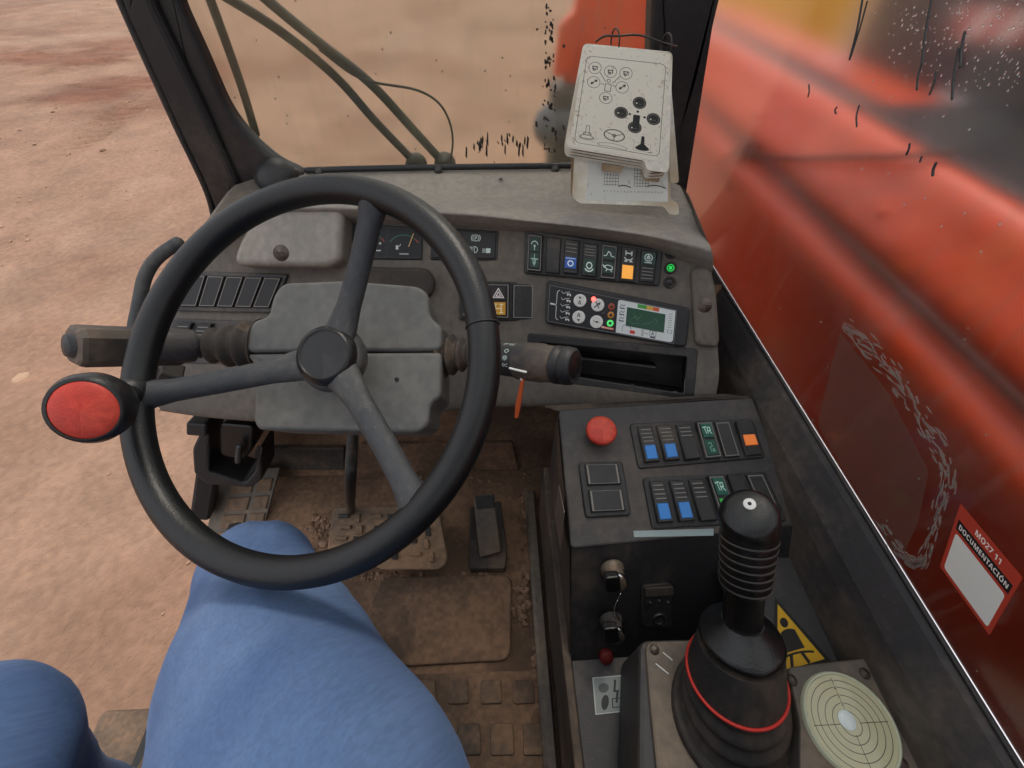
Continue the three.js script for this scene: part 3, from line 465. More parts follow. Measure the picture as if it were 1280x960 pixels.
{
  const top = r => r.map(p => atY(p[0], p[1], p[2])), fc = (r, h) => r.map(p => onFace(p[0], p[1], h));
  const back = (r, h) => fc(r, 0).map(v => v.add(D(0, 0, h)));
  const R8 = [[200, 512], [260, 520], [335, 525], [440, 525], [530, 515], [600, 508], [665, 507], [740, 507], [820, 505], [892, 500]];
  const rows = [
    top([[330, 236], [352, 222], [385, 214], [450, 212], [530, 211], [600, 210], [660, 209], [730, 210], [800, 214], [850, 232]].map(p => [...p, -0.362])),
    top([[318, 250], [342, 236], [375, 226], [450, 222], [530, 222], [600, 222], [665, 223], [745, 226], [815, 236], [862, 256]].map(p => [...p, -0.358])),
    top([[306, 266], [332, 250], [365, 241], [450, 238], [530, 240], [600, 242], [665, 246], [745, 254], [815, 266], [872, 284]].map(p => [...p, -0.366])),
    fc([[275, 292], [312, 272], [350, 264], [440, 262], [530, 267], [600, 271], [665, 277], [740, 285], [815, 296], [880, 310]], 0.042),
    fc([[262, 300], [305, 282], [348, 275], [440, 274], [530, 277], [600, 281], [665, 286], [740, 294], [815, 306], [886, 328]], 0.036),
    fc([[255, 308], [300, 290], [347, 281], [440, 279], [530, 282], [600, 286], [665, 291], [740, 299], [815, 312], [890, 342]], 0),
    fc([[228, 345], [285, 340], [350, 338], [440, 338], [530, 338], [600, 342], [665, 345], [740, 352], [820, 366], [894, 380]], 0),
    fc([[205, 420], [275, 412], [345, 408], [440, 405], [530, 402], [600, 403], [665, 408], [740, 416], [820, 428], [897, 432]], 0),
    fc([[196, 470], [265, 470], [340, 470], [440, 468], [530, 465], [600, 464], [665, 470], [740, 478], [820, 486], [898, 470]], 0.004),
    fc(R8, 0), back(R8, 0.03).map(v => v.add(D(0, -0.012, 0))), back(R8, 0.12).map(v => v.add(D(0, -0.01, 0))),
  ];
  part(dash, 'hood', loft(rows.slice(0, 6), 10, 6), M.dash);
  part(dash, 'face', loft(rows.slice(5), 10, 6, m => { const p = toPx(m); return !inQuad(p, POCK); }), M.dashFaceShade);
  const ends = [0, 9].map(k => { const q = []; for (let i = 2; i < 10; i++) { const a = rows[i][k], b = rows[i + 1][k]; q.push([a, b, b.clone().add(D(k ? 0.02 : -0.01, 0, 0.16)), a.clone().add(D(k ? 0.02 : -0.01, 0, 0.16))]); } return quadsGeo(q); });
  part(dash, 'end_cap', ends[0], M.dashFaceShade); part(dash, 'end_cap', ends[1], M.dashFaceShade);
  // raised pads at both ends of the hood, each with a slotted screw
  const pad = part(dash, 'hood_pad', slab([[306, 335], [318, 300], [344, 268], [440, 262], [436, 330], [420, 337]], PF, 0.05, { lift: 0.042, round: 0.022, bevel: 0.011, seg: 6 }), M.dash);
  const pad2 = part(dash, 'hood_pad', slab([[862, 336], [886, 332], [894, 366], [898, 426], [894, 434], [868, 431], [865, 390]], PR, 0.04, { lift: 0.012, round: 0.01, bevel: 0.006, seg: 4 }), M.dashFaceShade);
  for (const [x, y, pl, p, h, r] of [[351, 316, PF, pad, 0.043, 0.0085], [881, 382, PR, pad2, 0.0125, 0.0075]]) {
    const o = hit(x, y, plane(hit(x, y, pl).addScaledVector(pl.normal, h), pl.normal));
    part(p, 'screw', [lathe([[0, 0.0035], [r * 0.7, 0.003], [r, 0.0005], [r * 1.5, -0.0005], [r * 1.6, -0.002]], o, pl.normal, 20)], M.screw);
    const B = basis(pl.normal); part(p, 'dark_slot_bar', [bar(o.clone().addScaledVector(B.x, -r * 0.7).addScaledVector(pl.normal, 0.003), o.clone().addScaledVector(B.x, r * 0.7).addScaledVector(pl.normal, 0.003), 0.0018, 0.0016, pl.normal, 0.0003)], M.black);  // black bar stands in for the shade inside the slot
  }
  // open pocket
  const fp = frame4([[668, 422], [866, 441], [862, 497], [664, 468]], PR);
  part(dash, 'pocket', quadsGeo([[fp(0, 0, 0), fp(1, 0, 0), fp(1, 0, -0.11), fp(0, 0, -0.11)], [fp(0, 1, 0), fp(1, 1, 0), fp(1, 1, -0.11), fp(0, 1, -0.11)], [fp(0, 0, 0), fp(0, 1, 0), fp(0, 1, -0.11), fp(0, 0, -0.11)], [fp(1, 0, 0), fp(1, 1, 0), fp(1, 1, -0.11), fp(1, 0, -0.11)], [fp(0, 0, -0.11), fp(1, 0, -0.11), fp(1, 1, -0.11), fp(0, 1, -0.11)]]), M.panel);
  part(dash, 'pocket_frame', slab([[660, 416], [872, 436], [868, 500], [656, 472]], PR, 0.008, { lift: 0.0045, round: 0.006, bevel: 0.002, holes: [[[676, 428], [858, 446], [854, 491], [672, 463]]] }), M.panel);
  part(dash, 'pocket_shelf', [pbox(fp, 0.04, 0.42, 0.80, 0.50, -0.09, -0.03)], M.panel);
  // ledge below the gauges
  part(dash, 'ledge', slab([[452, 334], [536, 336], [546, 352], [540, 372], [448, 372]], PF, 0.03, { lift: 0.014, round: 0.012, bevel: 0.006 }), M.gaiter);
  // windscreen vent strip with small black fasteners
  for (const [x, y] of [[626, 224]]) part(dash, 'fastener', lathe([[0, 0.002], [0.003, 0.0015], [0.004, 0]], atY(x, y, -0.356), D(0, 1, 0), 10), M.black);
  part(dash, 'speaker_pod', [lathe([[0, 0.03], [0.02, 0.028], [0.034, 0.015], [0.038, 0], [0.04, -0.03]], atY(348, 224, -0.36), D(0.35, 0.4, -0.5), 22)], M.pillar);
}
// ---- symbol atlas
const AT = 1024, CELL = 128;
const icons = {};
const atlas = sheet(AT, AT, (x) => {
  let n = 0; const def = (name, fn) => { const cx = (n % 8) * CELL, cy = Math.floor(n / 8) * CELL; icons[name] = [cx / AT, cy / AT, (cx + CELL) / AT, (cy + CELL) / AT]; n++; x.save(); x.beginPath(); x.rect(cx + 2, cy + 2, CELL - 4, CELL - 4); x.clip(); x.translate(cx, cy); x.scale(CELL / 100, CELL / 100); x.lineWidth = 7; x.lineCap = 'round'; x.strokeStyle = x.fillStyle = '#cfe0d8'; fn(); x.restore(); };
  const L = (...p) => { x.beginPath(); p.forEach((q, i) => i ? x.lineTo(q[0], q[1]) : x.moveTo(q[0], q[1])); x.stroke(); }, C = (cx, cy, r, fill) => { x.beginPath(); x.arc(cx, cy, r, 0, 7); fill ? x.fill() : x.stroke(); }, A = (cx, cy, r, a, b) => { x.beginPath(); x.arc(cx, cy, r, a, b); x.stroke(); }, bg = (c) => { x.fillStyle = c; x.fillRect(0, 0, 100, 100); };
  def('wash', () => { bg('#1f3a33'); x.fillStyle = '#cfe0d8'; A(50, 62, 34, 3.5, 5.9); C(50, 62, 9, 1); L([50, 70], [50, 90]); });
  def('fan', () => { bg('#1f3a33'); x.strokeStyle = '#a9c8bb'; L([50, 14], [50, 86]); L([16, 42], [84, 42]); L([36, 42], [38, 66], [50, 80], [62, 66], [64, 42]); });
  def('blue', () => { bg('#2f5fb4'); x.strokeStyle = '#eef4ff'; x.lineWidth = 10; C(50, 56, 22); x.lineWidth = 5; L([8, 12], [92, 12]); });
  def('beam', () => { bg('#1d4034'); x.strokeStyle = '#e4efe8'; x.lineWidth = 9; C(50, 44, 22); A(50, 46, 40, 0.6, 2.5); });
  def('truck', () => { bg('#1f3a33'); x.strokeStyle = '#dfe9e4'; L([10, 70], [30, 64], [44, 30], [62, 40], [64, 64], [90, 72]); C(48, 50, 6, 1); });
  def('turtle', () => { bg('#1f3a33'); x.strokeStyle = '#dfe9e4'; x.beginPath(); x.ellipse(54, 46, 30, 18, 0.2, 0, 7); x.stroke(); L([24, 40], [8, 32], [20, 52]); L([40, 64], [34, 78]); L([70, 66], [78, 80]); });
  def('axles', () => { x.strokeStyle = '#d5dcd8'; x.lineWidth = 9; L([26, 14], [26, 42]); L([74, 14], [74, 42]); L([26, 28], [74, 28]); L([20, 62], [36, 88], [20, 88]); L([80, 62], [64, 88], [80, 88]); L([36, 76], [64, 76]); });
  def('orange', () => { bg('#f08a1c'); x.strokeStyle = '#ffe3b0'; L([30, 62], [30, 90], [42, 90]); L([70, 62], [70, 90], [58, 90]); });
  def('wheelring', () => { bg('#1d3a34'); x.strokeStyle = '#cfe0d8'; C(50, 46, 26); C(50, 46, 10); L([28, 84], [72, 84]); L([50, 20], [50, 46]); });
  def('hazard', () => { bg('#2a2326'); x.strokeStyle = '#f0e6e4'; L([50, 16], [86, 80], [14, 80], [50, 16]); L([50, 40], [66, 70], [34, 70], [50, 40]); });
  def('yellow', () => { bg('#d79a2a'); x.strokeStyle = '#f6e0ae'; x.lineWidth = 10; L([30, 18], [30, 82]); L([70, 18], [70, 82]); L([30, 50], [70, 50]); L([20, 18], [40, 18]); L([60, 18], [80, 18]); L([20, 82], [40, 82]); L([60, 82], [80, 82]); });
  def('tr', () => { bg('#12584a'); x.strokeStyle = '#bfe4d4'; L([14, 30], [46, 24]); L([30, 28], [36, 70]); L([52, 70], [54, 30], [78, 30], [78, 50], [56, 54]); L([66, 54], [84, 74]); });
  def('trdim', () => { bg('#12493d'); x.strokeStyle = '#6fa893'; L([30, 26], [56, 22], [60, 44], [40, 50]); L([40, 50], [44, 78]); C(66, 70, 8); });
  def('plain_green', () => { bg('#38d04c'); });
  def('park', () => { C(50, 50, 30); A(50, 50, 44, 2.4, 3.9); A(50, 50, 44, -0.75, 0.75); L([42, 36], [42, 66]); A(50, 44, 9, -1.57, 1.57); });
  def('lamp', () => { x.beginPath(); x.moveTo(48, 20); x.arc(56, 50, 30, -1.5, 1.5); x.closePath(); x.stroke(); for (let i = 0; i < 4; i++) L([8, 26 + i * 16], [34, 26 + i * 16]); });
  def('work', () => { x.fillRect(40, 24, 50, 52); for (let i = 0; i < 3; i++) L([6, 32 + i * 18], [30, 36 + i * 14]); });
  def('fuel', () => { x.fillStyle = '#b9c0c0'; x.fillRect(24, 20, 34, 62); L([62, 34], [78, 44], [78, 74], [66, 76]); });
  def('lit_green', () => { x.fillStyle = '#0c3f16'; C(50, 50, 48, 1); x.strokeStyle = '#3cf06a'; x.fillStyle = '#3cf06a'; C(50, 50, 40); L([34, 30], [34, 70]); L([66, 30], [66, 70]); x.fillRect(42, 40, 16, 32); L([36, 36], [64, 36]); });
  def('sun', () => { C(50, 50, 14); for (let a = 0; a < 8; a++) L([50 + 24 * Math.cos(a * .785), 50 + 24 * Math.sin(a * .785)], [50 + 38 * Math.cos(a * .785), 50 + 38 * Math.sin(a * .785)]); });
  def('ring', () => { C(50, 50, 26); });
  def('diamond', () => { x.beginPath(); x.moveTo(50, 16); x.lineTo(76, 50); x.lineTo(50, 84); x.lineTo(24, 50); x.fill(); });
  def('low', () => { L([20, 34], [20, 66]); A(30, 50, 20, -1.5, 1.5); L([60, 36], [92, 30]); L([60, 60], [92, 70]); });
  def('wipe', () => { L([16, 70], [84, 30]); A(40, 70, 34, 4, 5.4); });
  def('power', () => { x.fillStyle = '#e8e8e6'; C(50, 50, 46, 1); x.strokeStyle = '#15151a'; x.lineWidth = 9; C(50, 54, 16); L([50, 26], [50, 50]); });
});
const iconMat = new THREE.MeshStandardMaterial({ map: atlas, transparent: true, roughness: 0.5 }); iconMat.side = THREE.DoubleSide;
const lit = (r, g, b, k) => { const m = new THREE.MeshStandardMaterial({ color: new THREE.Color(r * 0.5, g * 0.5, b * 0.5), emissive: new THREE.Color(r, g, b), emissiveIntensity: k, roughness: 0.4 }); m.side = THREE.DoubleSide; return m; };
const blueLens = plain([52, 130, 210], 0.3), glowOrange = lit(1, 0.42, 0.06, 0.55), glowGreen = lit(0.1, 0.9, 0.2, 0.5), glowRed = lit(1, 0.1, 0.08, 2.6);
// one rocker or blank on a panel frame
function rocker(p, f, s0, t0, s1, t1, kind, o = {}) {
  const w = s1 - s0, h = t1 - t0, L = (a, b, c, d) => [s0 + w * a, t0 + h * b, s0 + w * c, t0 + h * d];
  const body = part(p, kind === 'blank' ? 'blank_plate' : 'rocker_switch', [pbox(f, ...L(0, 0, 1, 1), 0, 0.004, 0.0012, kind === 'blank' ? null : o.down ? [0.0035, 0.008] : [0.008, 0.0035])], kind === 'dark' ? M.black : M.panel);
  const at = (t) => kind === 'blank' ? 0.004 : o.down ? mixf(0.0035, 0.008, t) : mixf(0.008, 0.0035, t);
  if (kind === 'blank' || kind === 'framed') { // moulded outline standing proud
    const z = at(0.5) + 0.0006 + (kind === 'framed' ? 0.0022 : 0), e = 0.07;
    part(body, 'outline', [pbox(f, ...L(0.04, 0.03, 0.96, 0.055), 0, z, 0.0002), pbox(f, ...L(0.04, 0.945, 0.96, 0.97), 0, z, 0.0002), pbox(f, ...L(0.04, 0.055, 0.04 + e * 0.7, 0.945), 0, z, 0.0002), pbox(f, ...L(0.96 - e * 0.7, 0.055, 0.96, 0.945), 0, z, 0.0002)], o.outline ?? M.outline);
  }
  if (o.ribs) { const [a, b, n] = o.ribs; for (let i = 0; i < n; i++) { const t = mixf(a, b, (i + 0.5) / n); part(body, 'rib', [pbox(f, ...L(0.14, t - 0.018, 0.86, t + 0.012), at(t) - 0.002, at(t) + 0.0014, 0.0003)], M.outline); } }
  for (const l of o.lens ?? []) part(body, 'lens', [pbox(f, ...L(0.14, l[0], 0.86, l[1]), 0.001, Math.max(at(l[0]), at(l[1])) + 0.0016, 0.0008)], l[2]);
  for (const c of o.icon ?? []) { const [name, a, b, l = 0.16, r = 0.84] = c; part(body, 'symbol', pquad(f, ...L(l, a, r, b), Math.max(at(a), at(b)) + 0.0012 + (c[5] ?? 0), icons[name], 1), iconMat, { uv: true }); }
  return body;
}
function switchPanel(label, q, pl, h = 0.006, group, mat = M.panel) {
  const p = thing('switch_panel', label, 'switch panel', group);
  part(p, 'bezel', slab(q, pl, h + 0.01, { lift: h, round: 0.006, bevel: 0.002 }), mat);
  const lp = plane(hit(q[0][0], q[0][1], pl).addScaledVector(pl.normal, h), pl.normal), f0 = frame4(q, pl), f = (s, t, z = 0) => f0(s, t, z + h); f.w = f0.w; f.h = f0.h; f.pl = lp; return [p, f];
}
{ // right hand dash row
  const [p, f] = switchPanel('long black switch panel with seven rockers and a lit orange lens under the hood', [[657, 287], [828, 312], [824, 358], [655, 342]], PR);
  const W = 0.107, X = i => 0.035 + i * 0.1365, B = [0.1, 0.9];
  rocker(p, f, X(0), B[0], X(0) + W, 0.94, 'framed', { icon: [['wash', 0.08, 0.46, 0.14, 0.86, 0.001], ['fan', 0.48, 0.9, 0.14, 0.86, 0.001]] });
  rocker(p, f, X(1), B[0], X(1) + W, 0.94, 'blank', { outline: M.panel });
  rocker(p, f, X(2), B[0], X(2) + W, B[1], 'rocker', { down: 1, ribs: [0.08, 0.42, 3], icon: [['blue', 0.52, 0.86, 0.1, 0.9, 0.002]] });
  rocker(p, f, X(3), B[0] + .02, X(3) + W, B[1] + .02, 'rocker', { down: 1, ribs: [0.06, 0.42, 4], icon: [['beam', 0.5, 0.92, 0.1, 0.9, 0.001]] });
  rocker(p, f, X(4), B[0], X(4) + W, 0.95, 'framed', { icon: [['truck', 0.1, 0.44, 0.08, 0.92, 0.001], ['turtle', 0.5, 0.84, 0.08, 0.92, 0.001]] });
  const o6 = rocker(p, f, X(5), B[0], X(5) + W, 0.96, 'rocker', { icon: [['axles', 0.06, 0.46, 0.1, 0.9]], lens: [[0.52, 0.92, glowOrange]] }); void o6;
  rocker(p, f, X(6), B[0] + .02, X(6) + W, B[1] + .03, 'rocker', { icon: [['wheelring', 0.02, 0.44, 0.04, 0.96]], ribs: [0.5, 0.94, 4] });
}
for (const [x, y, on, lb] of [[839, 316, 0, 'dark round indicator lamp above the lit green one'], [838, 335, 1, 'round indicator lamp glowing green at the end of the switch row'], [837, 353, 0, 'dark round indicator lamp below the lit green one']]) {
  const l = thing('indicator_lamp', lb, 'indicator lamp', 'indicator lamps beside the switch row'), o = hit(x, y, PR), f = frame4([[x - 6, y - 7], [x + 6, y - 6], [x + 6, y + 7], [x - 6, y + 6]], PR);
  part(l, 'bezel', lathe([[0.0062, 0.003], [0.0075, 0.0045], [0.0092, 0.0035], [0.0096, 0]], o, PR.normal, 24), M.blackDusty);
  part(l, 'lens', lathe([[0, 0.0042], [0.004, 0.0038], [0.0066, 0.002]], o, PR.normal, 20), on ? lit(0.03, 0.4, 0.07, 0.6) : M.panel);
  if (on) part(l, 'symbol', pquad(f, 0.12, 0.12, 0.88, 0.88, 0.0046, icons.lit_green, 1), new THREE.MeshStandardMaterial({ map: atlas, emissiveMap: atlas, emissive: new THREE.Color(1, 1, 1), emissiveIntensity: 0.5, transparent: true }), { uv: true });
}
{ // gauges and warning lights
  const q = [[441, 280], [529, 284], [528, 325], [440, 324]], g = thing('gauge_panel', 'black instrument panel with two small gauges behind the upper spoke', 'instrument panel');
  part(g, 'housing', slab(q, PF, 0.02, { lift: 0.003, round: 0.003 }), M.black);
  const f = frame4(q, PF), face = printMat(512, 256, (x) => {
    x.fillStyle = '#17181b'; x.fillRect(0, 0, 512, 256); x.strokeStyle = '#2c2e32'; x.lineWidth = 5; x.strokeRect(8, 8, 240, 240); x.strokeRect(264, 8, 240, 240);
    for (const cx of [128, 384]) { x.lineWidth = 8; x.strokeStyle = '#2d6a58'; x.beginPath(); x.arc(cx, 190, 125, 3.7, 5.4); x.stroke(); x.strokeStyle = '#a0463a'; x.beginPath(); x.arc(cx, 190, 125, 5.42, 5.75); x.stroke(); x.fillStyle = '#aab0ae'; x.fillRect(cx - 34, 214, 70, 10); }
    x.fillStyle = '#c8cccc'; x.fillRect(322, 150, 20, 34); x.strokeStyle = '#c8cccc'; x.lineWidth = 5; x.beginPath(); x.moveTo(346, 158); x.lineTo(356, 150); x.lineTo(356, 136); x.stroke(); x.fillRect(196, 130, 16, 16); x.fillRect(176, 190, 34, 10);
  });
  part(g, 'dial_face', pquad(f, 0.02, 0.03, 0.98, 0.97, 0.0042), face, { uv: true });
  part(g, 'needle', [bar(f(0.81, 0.62, 0.006), f(0.875, 0.22, 0.006), 0.0016, 0.0014, PF.normal, 0.0003)], plain([214, 176, 120], 0.5));
  part(g, 'needle', [bar(f(0.27, 0.62, 0.006), f(0.2, 0.3, 0.006), 0.0016, 0.0014, PF.normal, 0.0003)], plain([214, 176, 120], 0.5));
  const q2 = [[540, 284], [624, 289], [622, 326], [538, 325]], w = thing('warning_light_panel', 'black warning light panel with white lamp symbols beside the gauges', 'warning panel'), f2 = frame4(q2, PF);
  part(w, 'housing', slab(q2, PF, 0.02, { lift: 0.003, round: 0.003 }), M.black);
  part(w, 'face', [pbox(f2, 0.04, 0.06, 0.96, 0.94, 0, 0.0045)], M.panel);
  for (const [n, s, t, d] of [['park', 0.66, 0.28, 0.15], ['lamp', 0.64, 0.66, 0.15], ['work', 0.83, 0.68, 0.14], ['lamp', 0.25, 0.3, 0.14], ['low', 0.25, 0.68, 0.14]]) part(w, 'symbol', pquad(f2, s - d / 2, t - d * 1.1, s + d / 2, t + d * 1.1, 0.0052, icons[n], 1), iconMat, { uv: true });
}
{ // three cells right of the column
  const [p, f] = switchPanel('small black panel with hazard triangle and amber switch beside the column', [[574, 351], [669, 353], [668, 402], [574, 400]], PF);
  rocker(p, f, 0.05, 0.08, 0.33, 0.92, 'blank');
  rocker(p, f, 0.37, 0.06, 0.66, 0.94, 'framed', { icon: [['hazard', 0.08, 0.48, 0.18, 0.82, 0.001], ['yellow', 0.52, 0.9, 0.16, 0.84, 0.001]] });
  rocker(p, f, 0.70, 0.06, 0.98, 0.94, 'blank');
}
{ // left side panels
  const [p, f] = switchPanel('grey panel of five blank switch plates on the doorway end of the dashboard', [[236, 339], [362, 343], [342, 391], [222, 389]], PF, 0.006, undefined, M.wall);
  for (let i = 0; i < 5; i++) { const s = 0.05 + i * 0.186; rocker(p, f, s, 0.1, s + 0.165, 0.88, 'blank'); }
  const [p2, f2] = switchPanel('grey panel with two ribbed rockers half hidden by the direction lever', [[220, 398], [322, 402], [305, 456], [196, 453]], PF, 0.005, undefined, M.wall);
  for (const s of [0.10, 0.34]) rocker(p2, f2, s, 0.08, s + 0.17, 0.86, 'rocker', { ribs: [0.06, 0.6, 5] });
}
{ // load display unit
  const u = thing('load_display', 'black load indicator with white buttons, lamps and a green screen', 'display unit');
  const q = [[684, 350], [862, 385], [857, 434], [682, 404]]; part(u, 'housing', slab(q, PR, 0.03, { lift: 0.010, round: 0.008, bevel: 0.003 }), M.black);
  const qi = [[688, 356], [846, 387], [842, 430], [685, 402]], f0 = frame4(qi, PR), f = (s, t, h = 0) => f0(s, t, h + 0.0105); f.w = f0.w; f.h = f0.h; f.pl = plane(hit(q[0][0], q[0][1], PR).addScaledVector(PR.normal, 0.0105), PR.normal);
  const face = printMat(1024, 320, (x) => {
    x.fillStyle = '#1b1c20'; x.fillRect(0, 0, 1024, 320); x.strokeStyle = '#8a8a8c'; x.lineWidth = 3; x.strokeRect(6, 6, 1012, 308);
    x.strokeStyle = x.fillStyle = '#dcdcda'; x.lineWidth = 5; x.beginPath(); x.moveTo(92, 34); x.quadraticCurveTo(70, 36, 70, 70); x.lineTo(70, 140); x.quadraticCurveTo(70, 160, 52, 160); x.quadraticCurveTo(70, 160, 70, 180); x.lineTo(70, 256); x.quadraticCurveTo(70, 284, 92, 286); x.stroke(); x.fillRect(18, 152, 36, 14);
    for (let i = 0; i < 5; i++) { const y = 46 + i * 54; x.lineWidth = 4; x.beginPath(); x.moveTo(104, y - 10); x.lineTo(120, y + 8); x.lineTo(140, y - 6); x.lineTo(176, y - 16); x.stroke(); x.fillRect(150, y, 34, 10); x.beginPath(); x.arc(158, y + 14, 6, 0, 7); x.arc(180, y + 14, 6, 0, 7); x.fill(); }
    x.fillStyle = '#c8553c'; x.fillRect(448, 270, 100, 20); x.fillStyle = '#e8d0c4'; x.fillRect(452, 272, 22, 14); for (let i = 0; i < 5; i++) x.fillRect(480 + i * 13, 275, 8, 11); // worn, unreadable maker's mark
    // white field
    x.fillStyle = '#d5dada'; x.beginPath(); x.moveTo(590, 14); x.lineTo(1010, 14); x.lineTo(1010, 280); x.quadraticCurveTo(1008, 306, 980, 306); x.lineTo(566, 306); x.lineTo(566, 40); x.quadraticCurveTo(566, 14, 590, 14); x.fill();
    x.fillStyle = '#3c9a3a'; x.fillRect(720, 18, 70, 34); x.fillStyle = '#d9a73c'; x.fillRect(790, 18, 50, 34); x.fillStyle = '#d2572c'; x.fillRect(840, 18, 46, 34);
    x.strokeStyle = x.fillStyle = '#33393a'; x.lineWidth = 4;
    for (let i = 0; i < 3; i++) { const y = 60 + i * 56; x.beginPath(); x.moveTo(584, y + 16); x.lineTo(598, y - 10); x.lineTo(612, y + 4); x.lineTo(622, y - 14); x.stroke(); x.fillRect(584, y + 18, 38, 10); }
    x.lineWidth = 3; for (let i = 0; i < 7; i++) { x.beginPath(); x.moveTo(962, 56 + i * 20); x.lineTo(990, 48 + i * 20); x.stroke(); } x.strokeRect(962, 198, 34, 26);
    x.beginPath(); x.arc(650, 258, 36, 2.4, 6.2); x.stroke(); x.strokeRect(770, 240, 10, 54); x.beginPath(); x.moveTo(786, 268); x.lineTo(820, 268); x.stroke(); x.strokeRect(832, 234, 46, 46); x.font = 'bold 36px sans-serif'; x.fillText('A', 842, 270); x.fillStyle = '#c8372c'; x.fillRect(676, 262, 40, 30); x.fillStyle = '#556'; x.fillRect(836, 284, 40, 16);
  });
  part(u, 'face', pquad(f, 0, 0, 1, 1, 0.0006), face, { uv: true });
  const bm = printMat(512, 512, (x) => { x.fillStyle = '#d8d8d4'; x.fillRect(0, 0, 512, 512); x.fillStyle = x.strokeStyle = '#17171b'; x.font = 'bold 120px sans-serif'; x.textAlign = 'center';
    x.beginPath(); x.moveTo(128, 40); x.lineTo(166, 86); x.lineTo(90, 86); x.fill(); x.fillText('A', 128, 208); x.fillText('A', 128, 384); x.beginPath(); x.moveTo(128, 474); x.lineTo(166, 424); x.lineTo(90, 424); x.fill();
    x.lineWidth = 22; x.beginPath(); x.moveTo(310, 190); x.lineTo(440, 70); x.stroke(); x.beginPath(); x.moveTo(440, 70); x.lineTo(430, 130); x.lineTo(370, 90); x.fill(); x.beginPath(); x.moveTo(330, 60); x.lineTo(420, 190); x.stroke();
    x.lineWidth = 14; x.beginPath(); x.moveTo(310, 372); x.lineTo(360, 384); x.lineTo(450, 384); x.stroke(); x.fillRect(370, 368, 40, 36); });
  for (const [s, t, u0, v0] of [[0.255, 0.27, 0, 0], [0.255, 0.72, 0, 0.5], [0.398, 0.3, 0.5, 0], [0.398, 0.76, 0.5, 0.5]]) {
    const b = part(u, 'push_button', disc(f, s, t, 0.0108, 0, 0.003), M.white); part(b, 'symbol', pquad(f, s - 0.033, t - 0.13, s + 0.033, t + 0.13, 0.0033, [u0 + 0.06, v0 + 0.06, u0 + 0.44, v0 + 0.44], 1), bm, { uv: true });
  }
  part(u, 'red_lamp', disc(f, 0.362, 0.16, 0.004, 0, 0.0042, 16), glowRed, { label: 'small red lamp glowing at the corner of a white button' });
  part(u, 'key_dot', disc(f, 0.448, 0.5, 0.0036, 0, 0.003, 16), M.wall);
  for (const [t, m] of [[0.27, plain([168, 70, 44], 0.4)], [0.5, plain([196, 128, 44], 0.4)], [0.73, glowGreen]]) { const l = part(u, 'lamp', disc(f, 0.505, t, 0.0056, 0, 0.0022, 18), m); part(l, 'core', disc(f, 0.505, t, 0.0026, 0, 0.0034, 14), M.gaiter); }
  const scn = part(u, 'screen', [pbox(f, 0.625, 0.2, 0.915, 0.72, 0, 0.0016, 0.0004)], plain([46, 84, 66], 0.22));
  part(scn, 'segments', pquad(f, 0.63, 0.22, 0.91, 0.70, 0.0019), printMat(256, 128, (x) => { x.clearRect(0, 0, 256, 128); x.strokeStyle = 'rgba(126,160,138,0.7)'; x.lineWidth = 3; for (const p of [[20, 90, 60, 50, 84, 62], [40, 30, 70, 78, 96, 40], [110, 100, 150, 84, 190, 60], [180, 40, 210, 56, 196, 84], [28, 104, 60, 108, 90, 96]]) { x.beginPath(); x.moveTo(p[0], p[1]); x.lineTo(p[2], p[3]); x.lineTo(p[4], p[5]); x.stroke(); } }, { clear: true }), { uv: true });
}

// ---------------------------------------------------------------- steering column and wheel
const camDir = (r, d, w) => { const cp = Math.cos(PITCH), sp = Math.sin(PITCH), y = -d * cp - w * sp, fw = w * cp - d * sp; return D(r * Math.cos(YAW) + fw * Math.sin(YAW), y, fw * Math.cos(YAW) - r * Math.sin(YAW)).normalize(); };
const WN = camDir(-0.209, -0.181, -1), WC = atW(371, 458, 0.4), RR = 0.1765, RT = 0.0137;
{
  const pc = plane(atW(420, 440, 0.505), D(0, 0.84, -0.54)), c = thing('steering_column', 'dusty grey box shaped steering column cover behind the wheel', 'steering column');
  const up = [[353, 353], [433, 350], [522, 357], [535, 366], [537, 396], [552, 407], [552, 438], [306, 440], [309, 412], [317, 400], [335, 395], [341, 368]];
  const lo = [[306, 441.4], [552, 439.4], [551, 496], [538, 505], [535, 532], [522, 541], [322, 537], [316, 528], [318, 458]];
  part(c, 'upper_cover', slab(up, pc, 0.09, { round: 0.009, bevel: 0.005, seg: 4 }), M.column);
  part(c, 'lower_cover', slab(lo, pc, 0.09, { round: 0.007, bevel: 0.005, seg: 4, lift: -0.001 }), M.column);
  part(c, 'dark_hole_dot', lathe([[0, 0.0012], [0.002, 0.001], [0.0026, 0]], hit(496, 474, pc), pc.normal, 12), M.black);  // solid black dot painted for the dark of a hole
  const foot = hit(430, 470, pc).addScaledVector(pc.normal, -0.085);
  part(c, 'column_tube', [tube([foot, foot.clone().add(D(0, -0.10, 0.08)), foot.clone().add(D(0.01, -0.22, 0.16))], 0.03, 10, 16)], M.blackDusty);
  // rubber gaiters where the levers leave the cover
  const gait = (a, b, r0, r1, n, nm) => { const l = [], ax = b.clone().sub(a).normalize(); for (let i = 0; i <= n * 8; i++) { const t = i / (n * 8), rad = mixf(r0, r1, t) * (0.86 + 0.14 * Math.cos(t * n * 6.283)); l.push({ c: a.clone().lerp(b, t), n: ax, rx: rad, hint: new THREE.Vector3(0, 1, 0) }); } return part(c, nm, rings(l, 24), M.gaiter); };
  gait(hit(312, 425, pc).addScaledVector(pc.normal, -0.03), atW(266, 432, 0.535), 0.034, 0.022, 3, 'gaiter');
  gait(hit(550, 436, pc).addScaledVector(pc.normal, -0.03), atW(590, 443, 0.53), 0.030, 0.017, 3, 'gaiter');
}
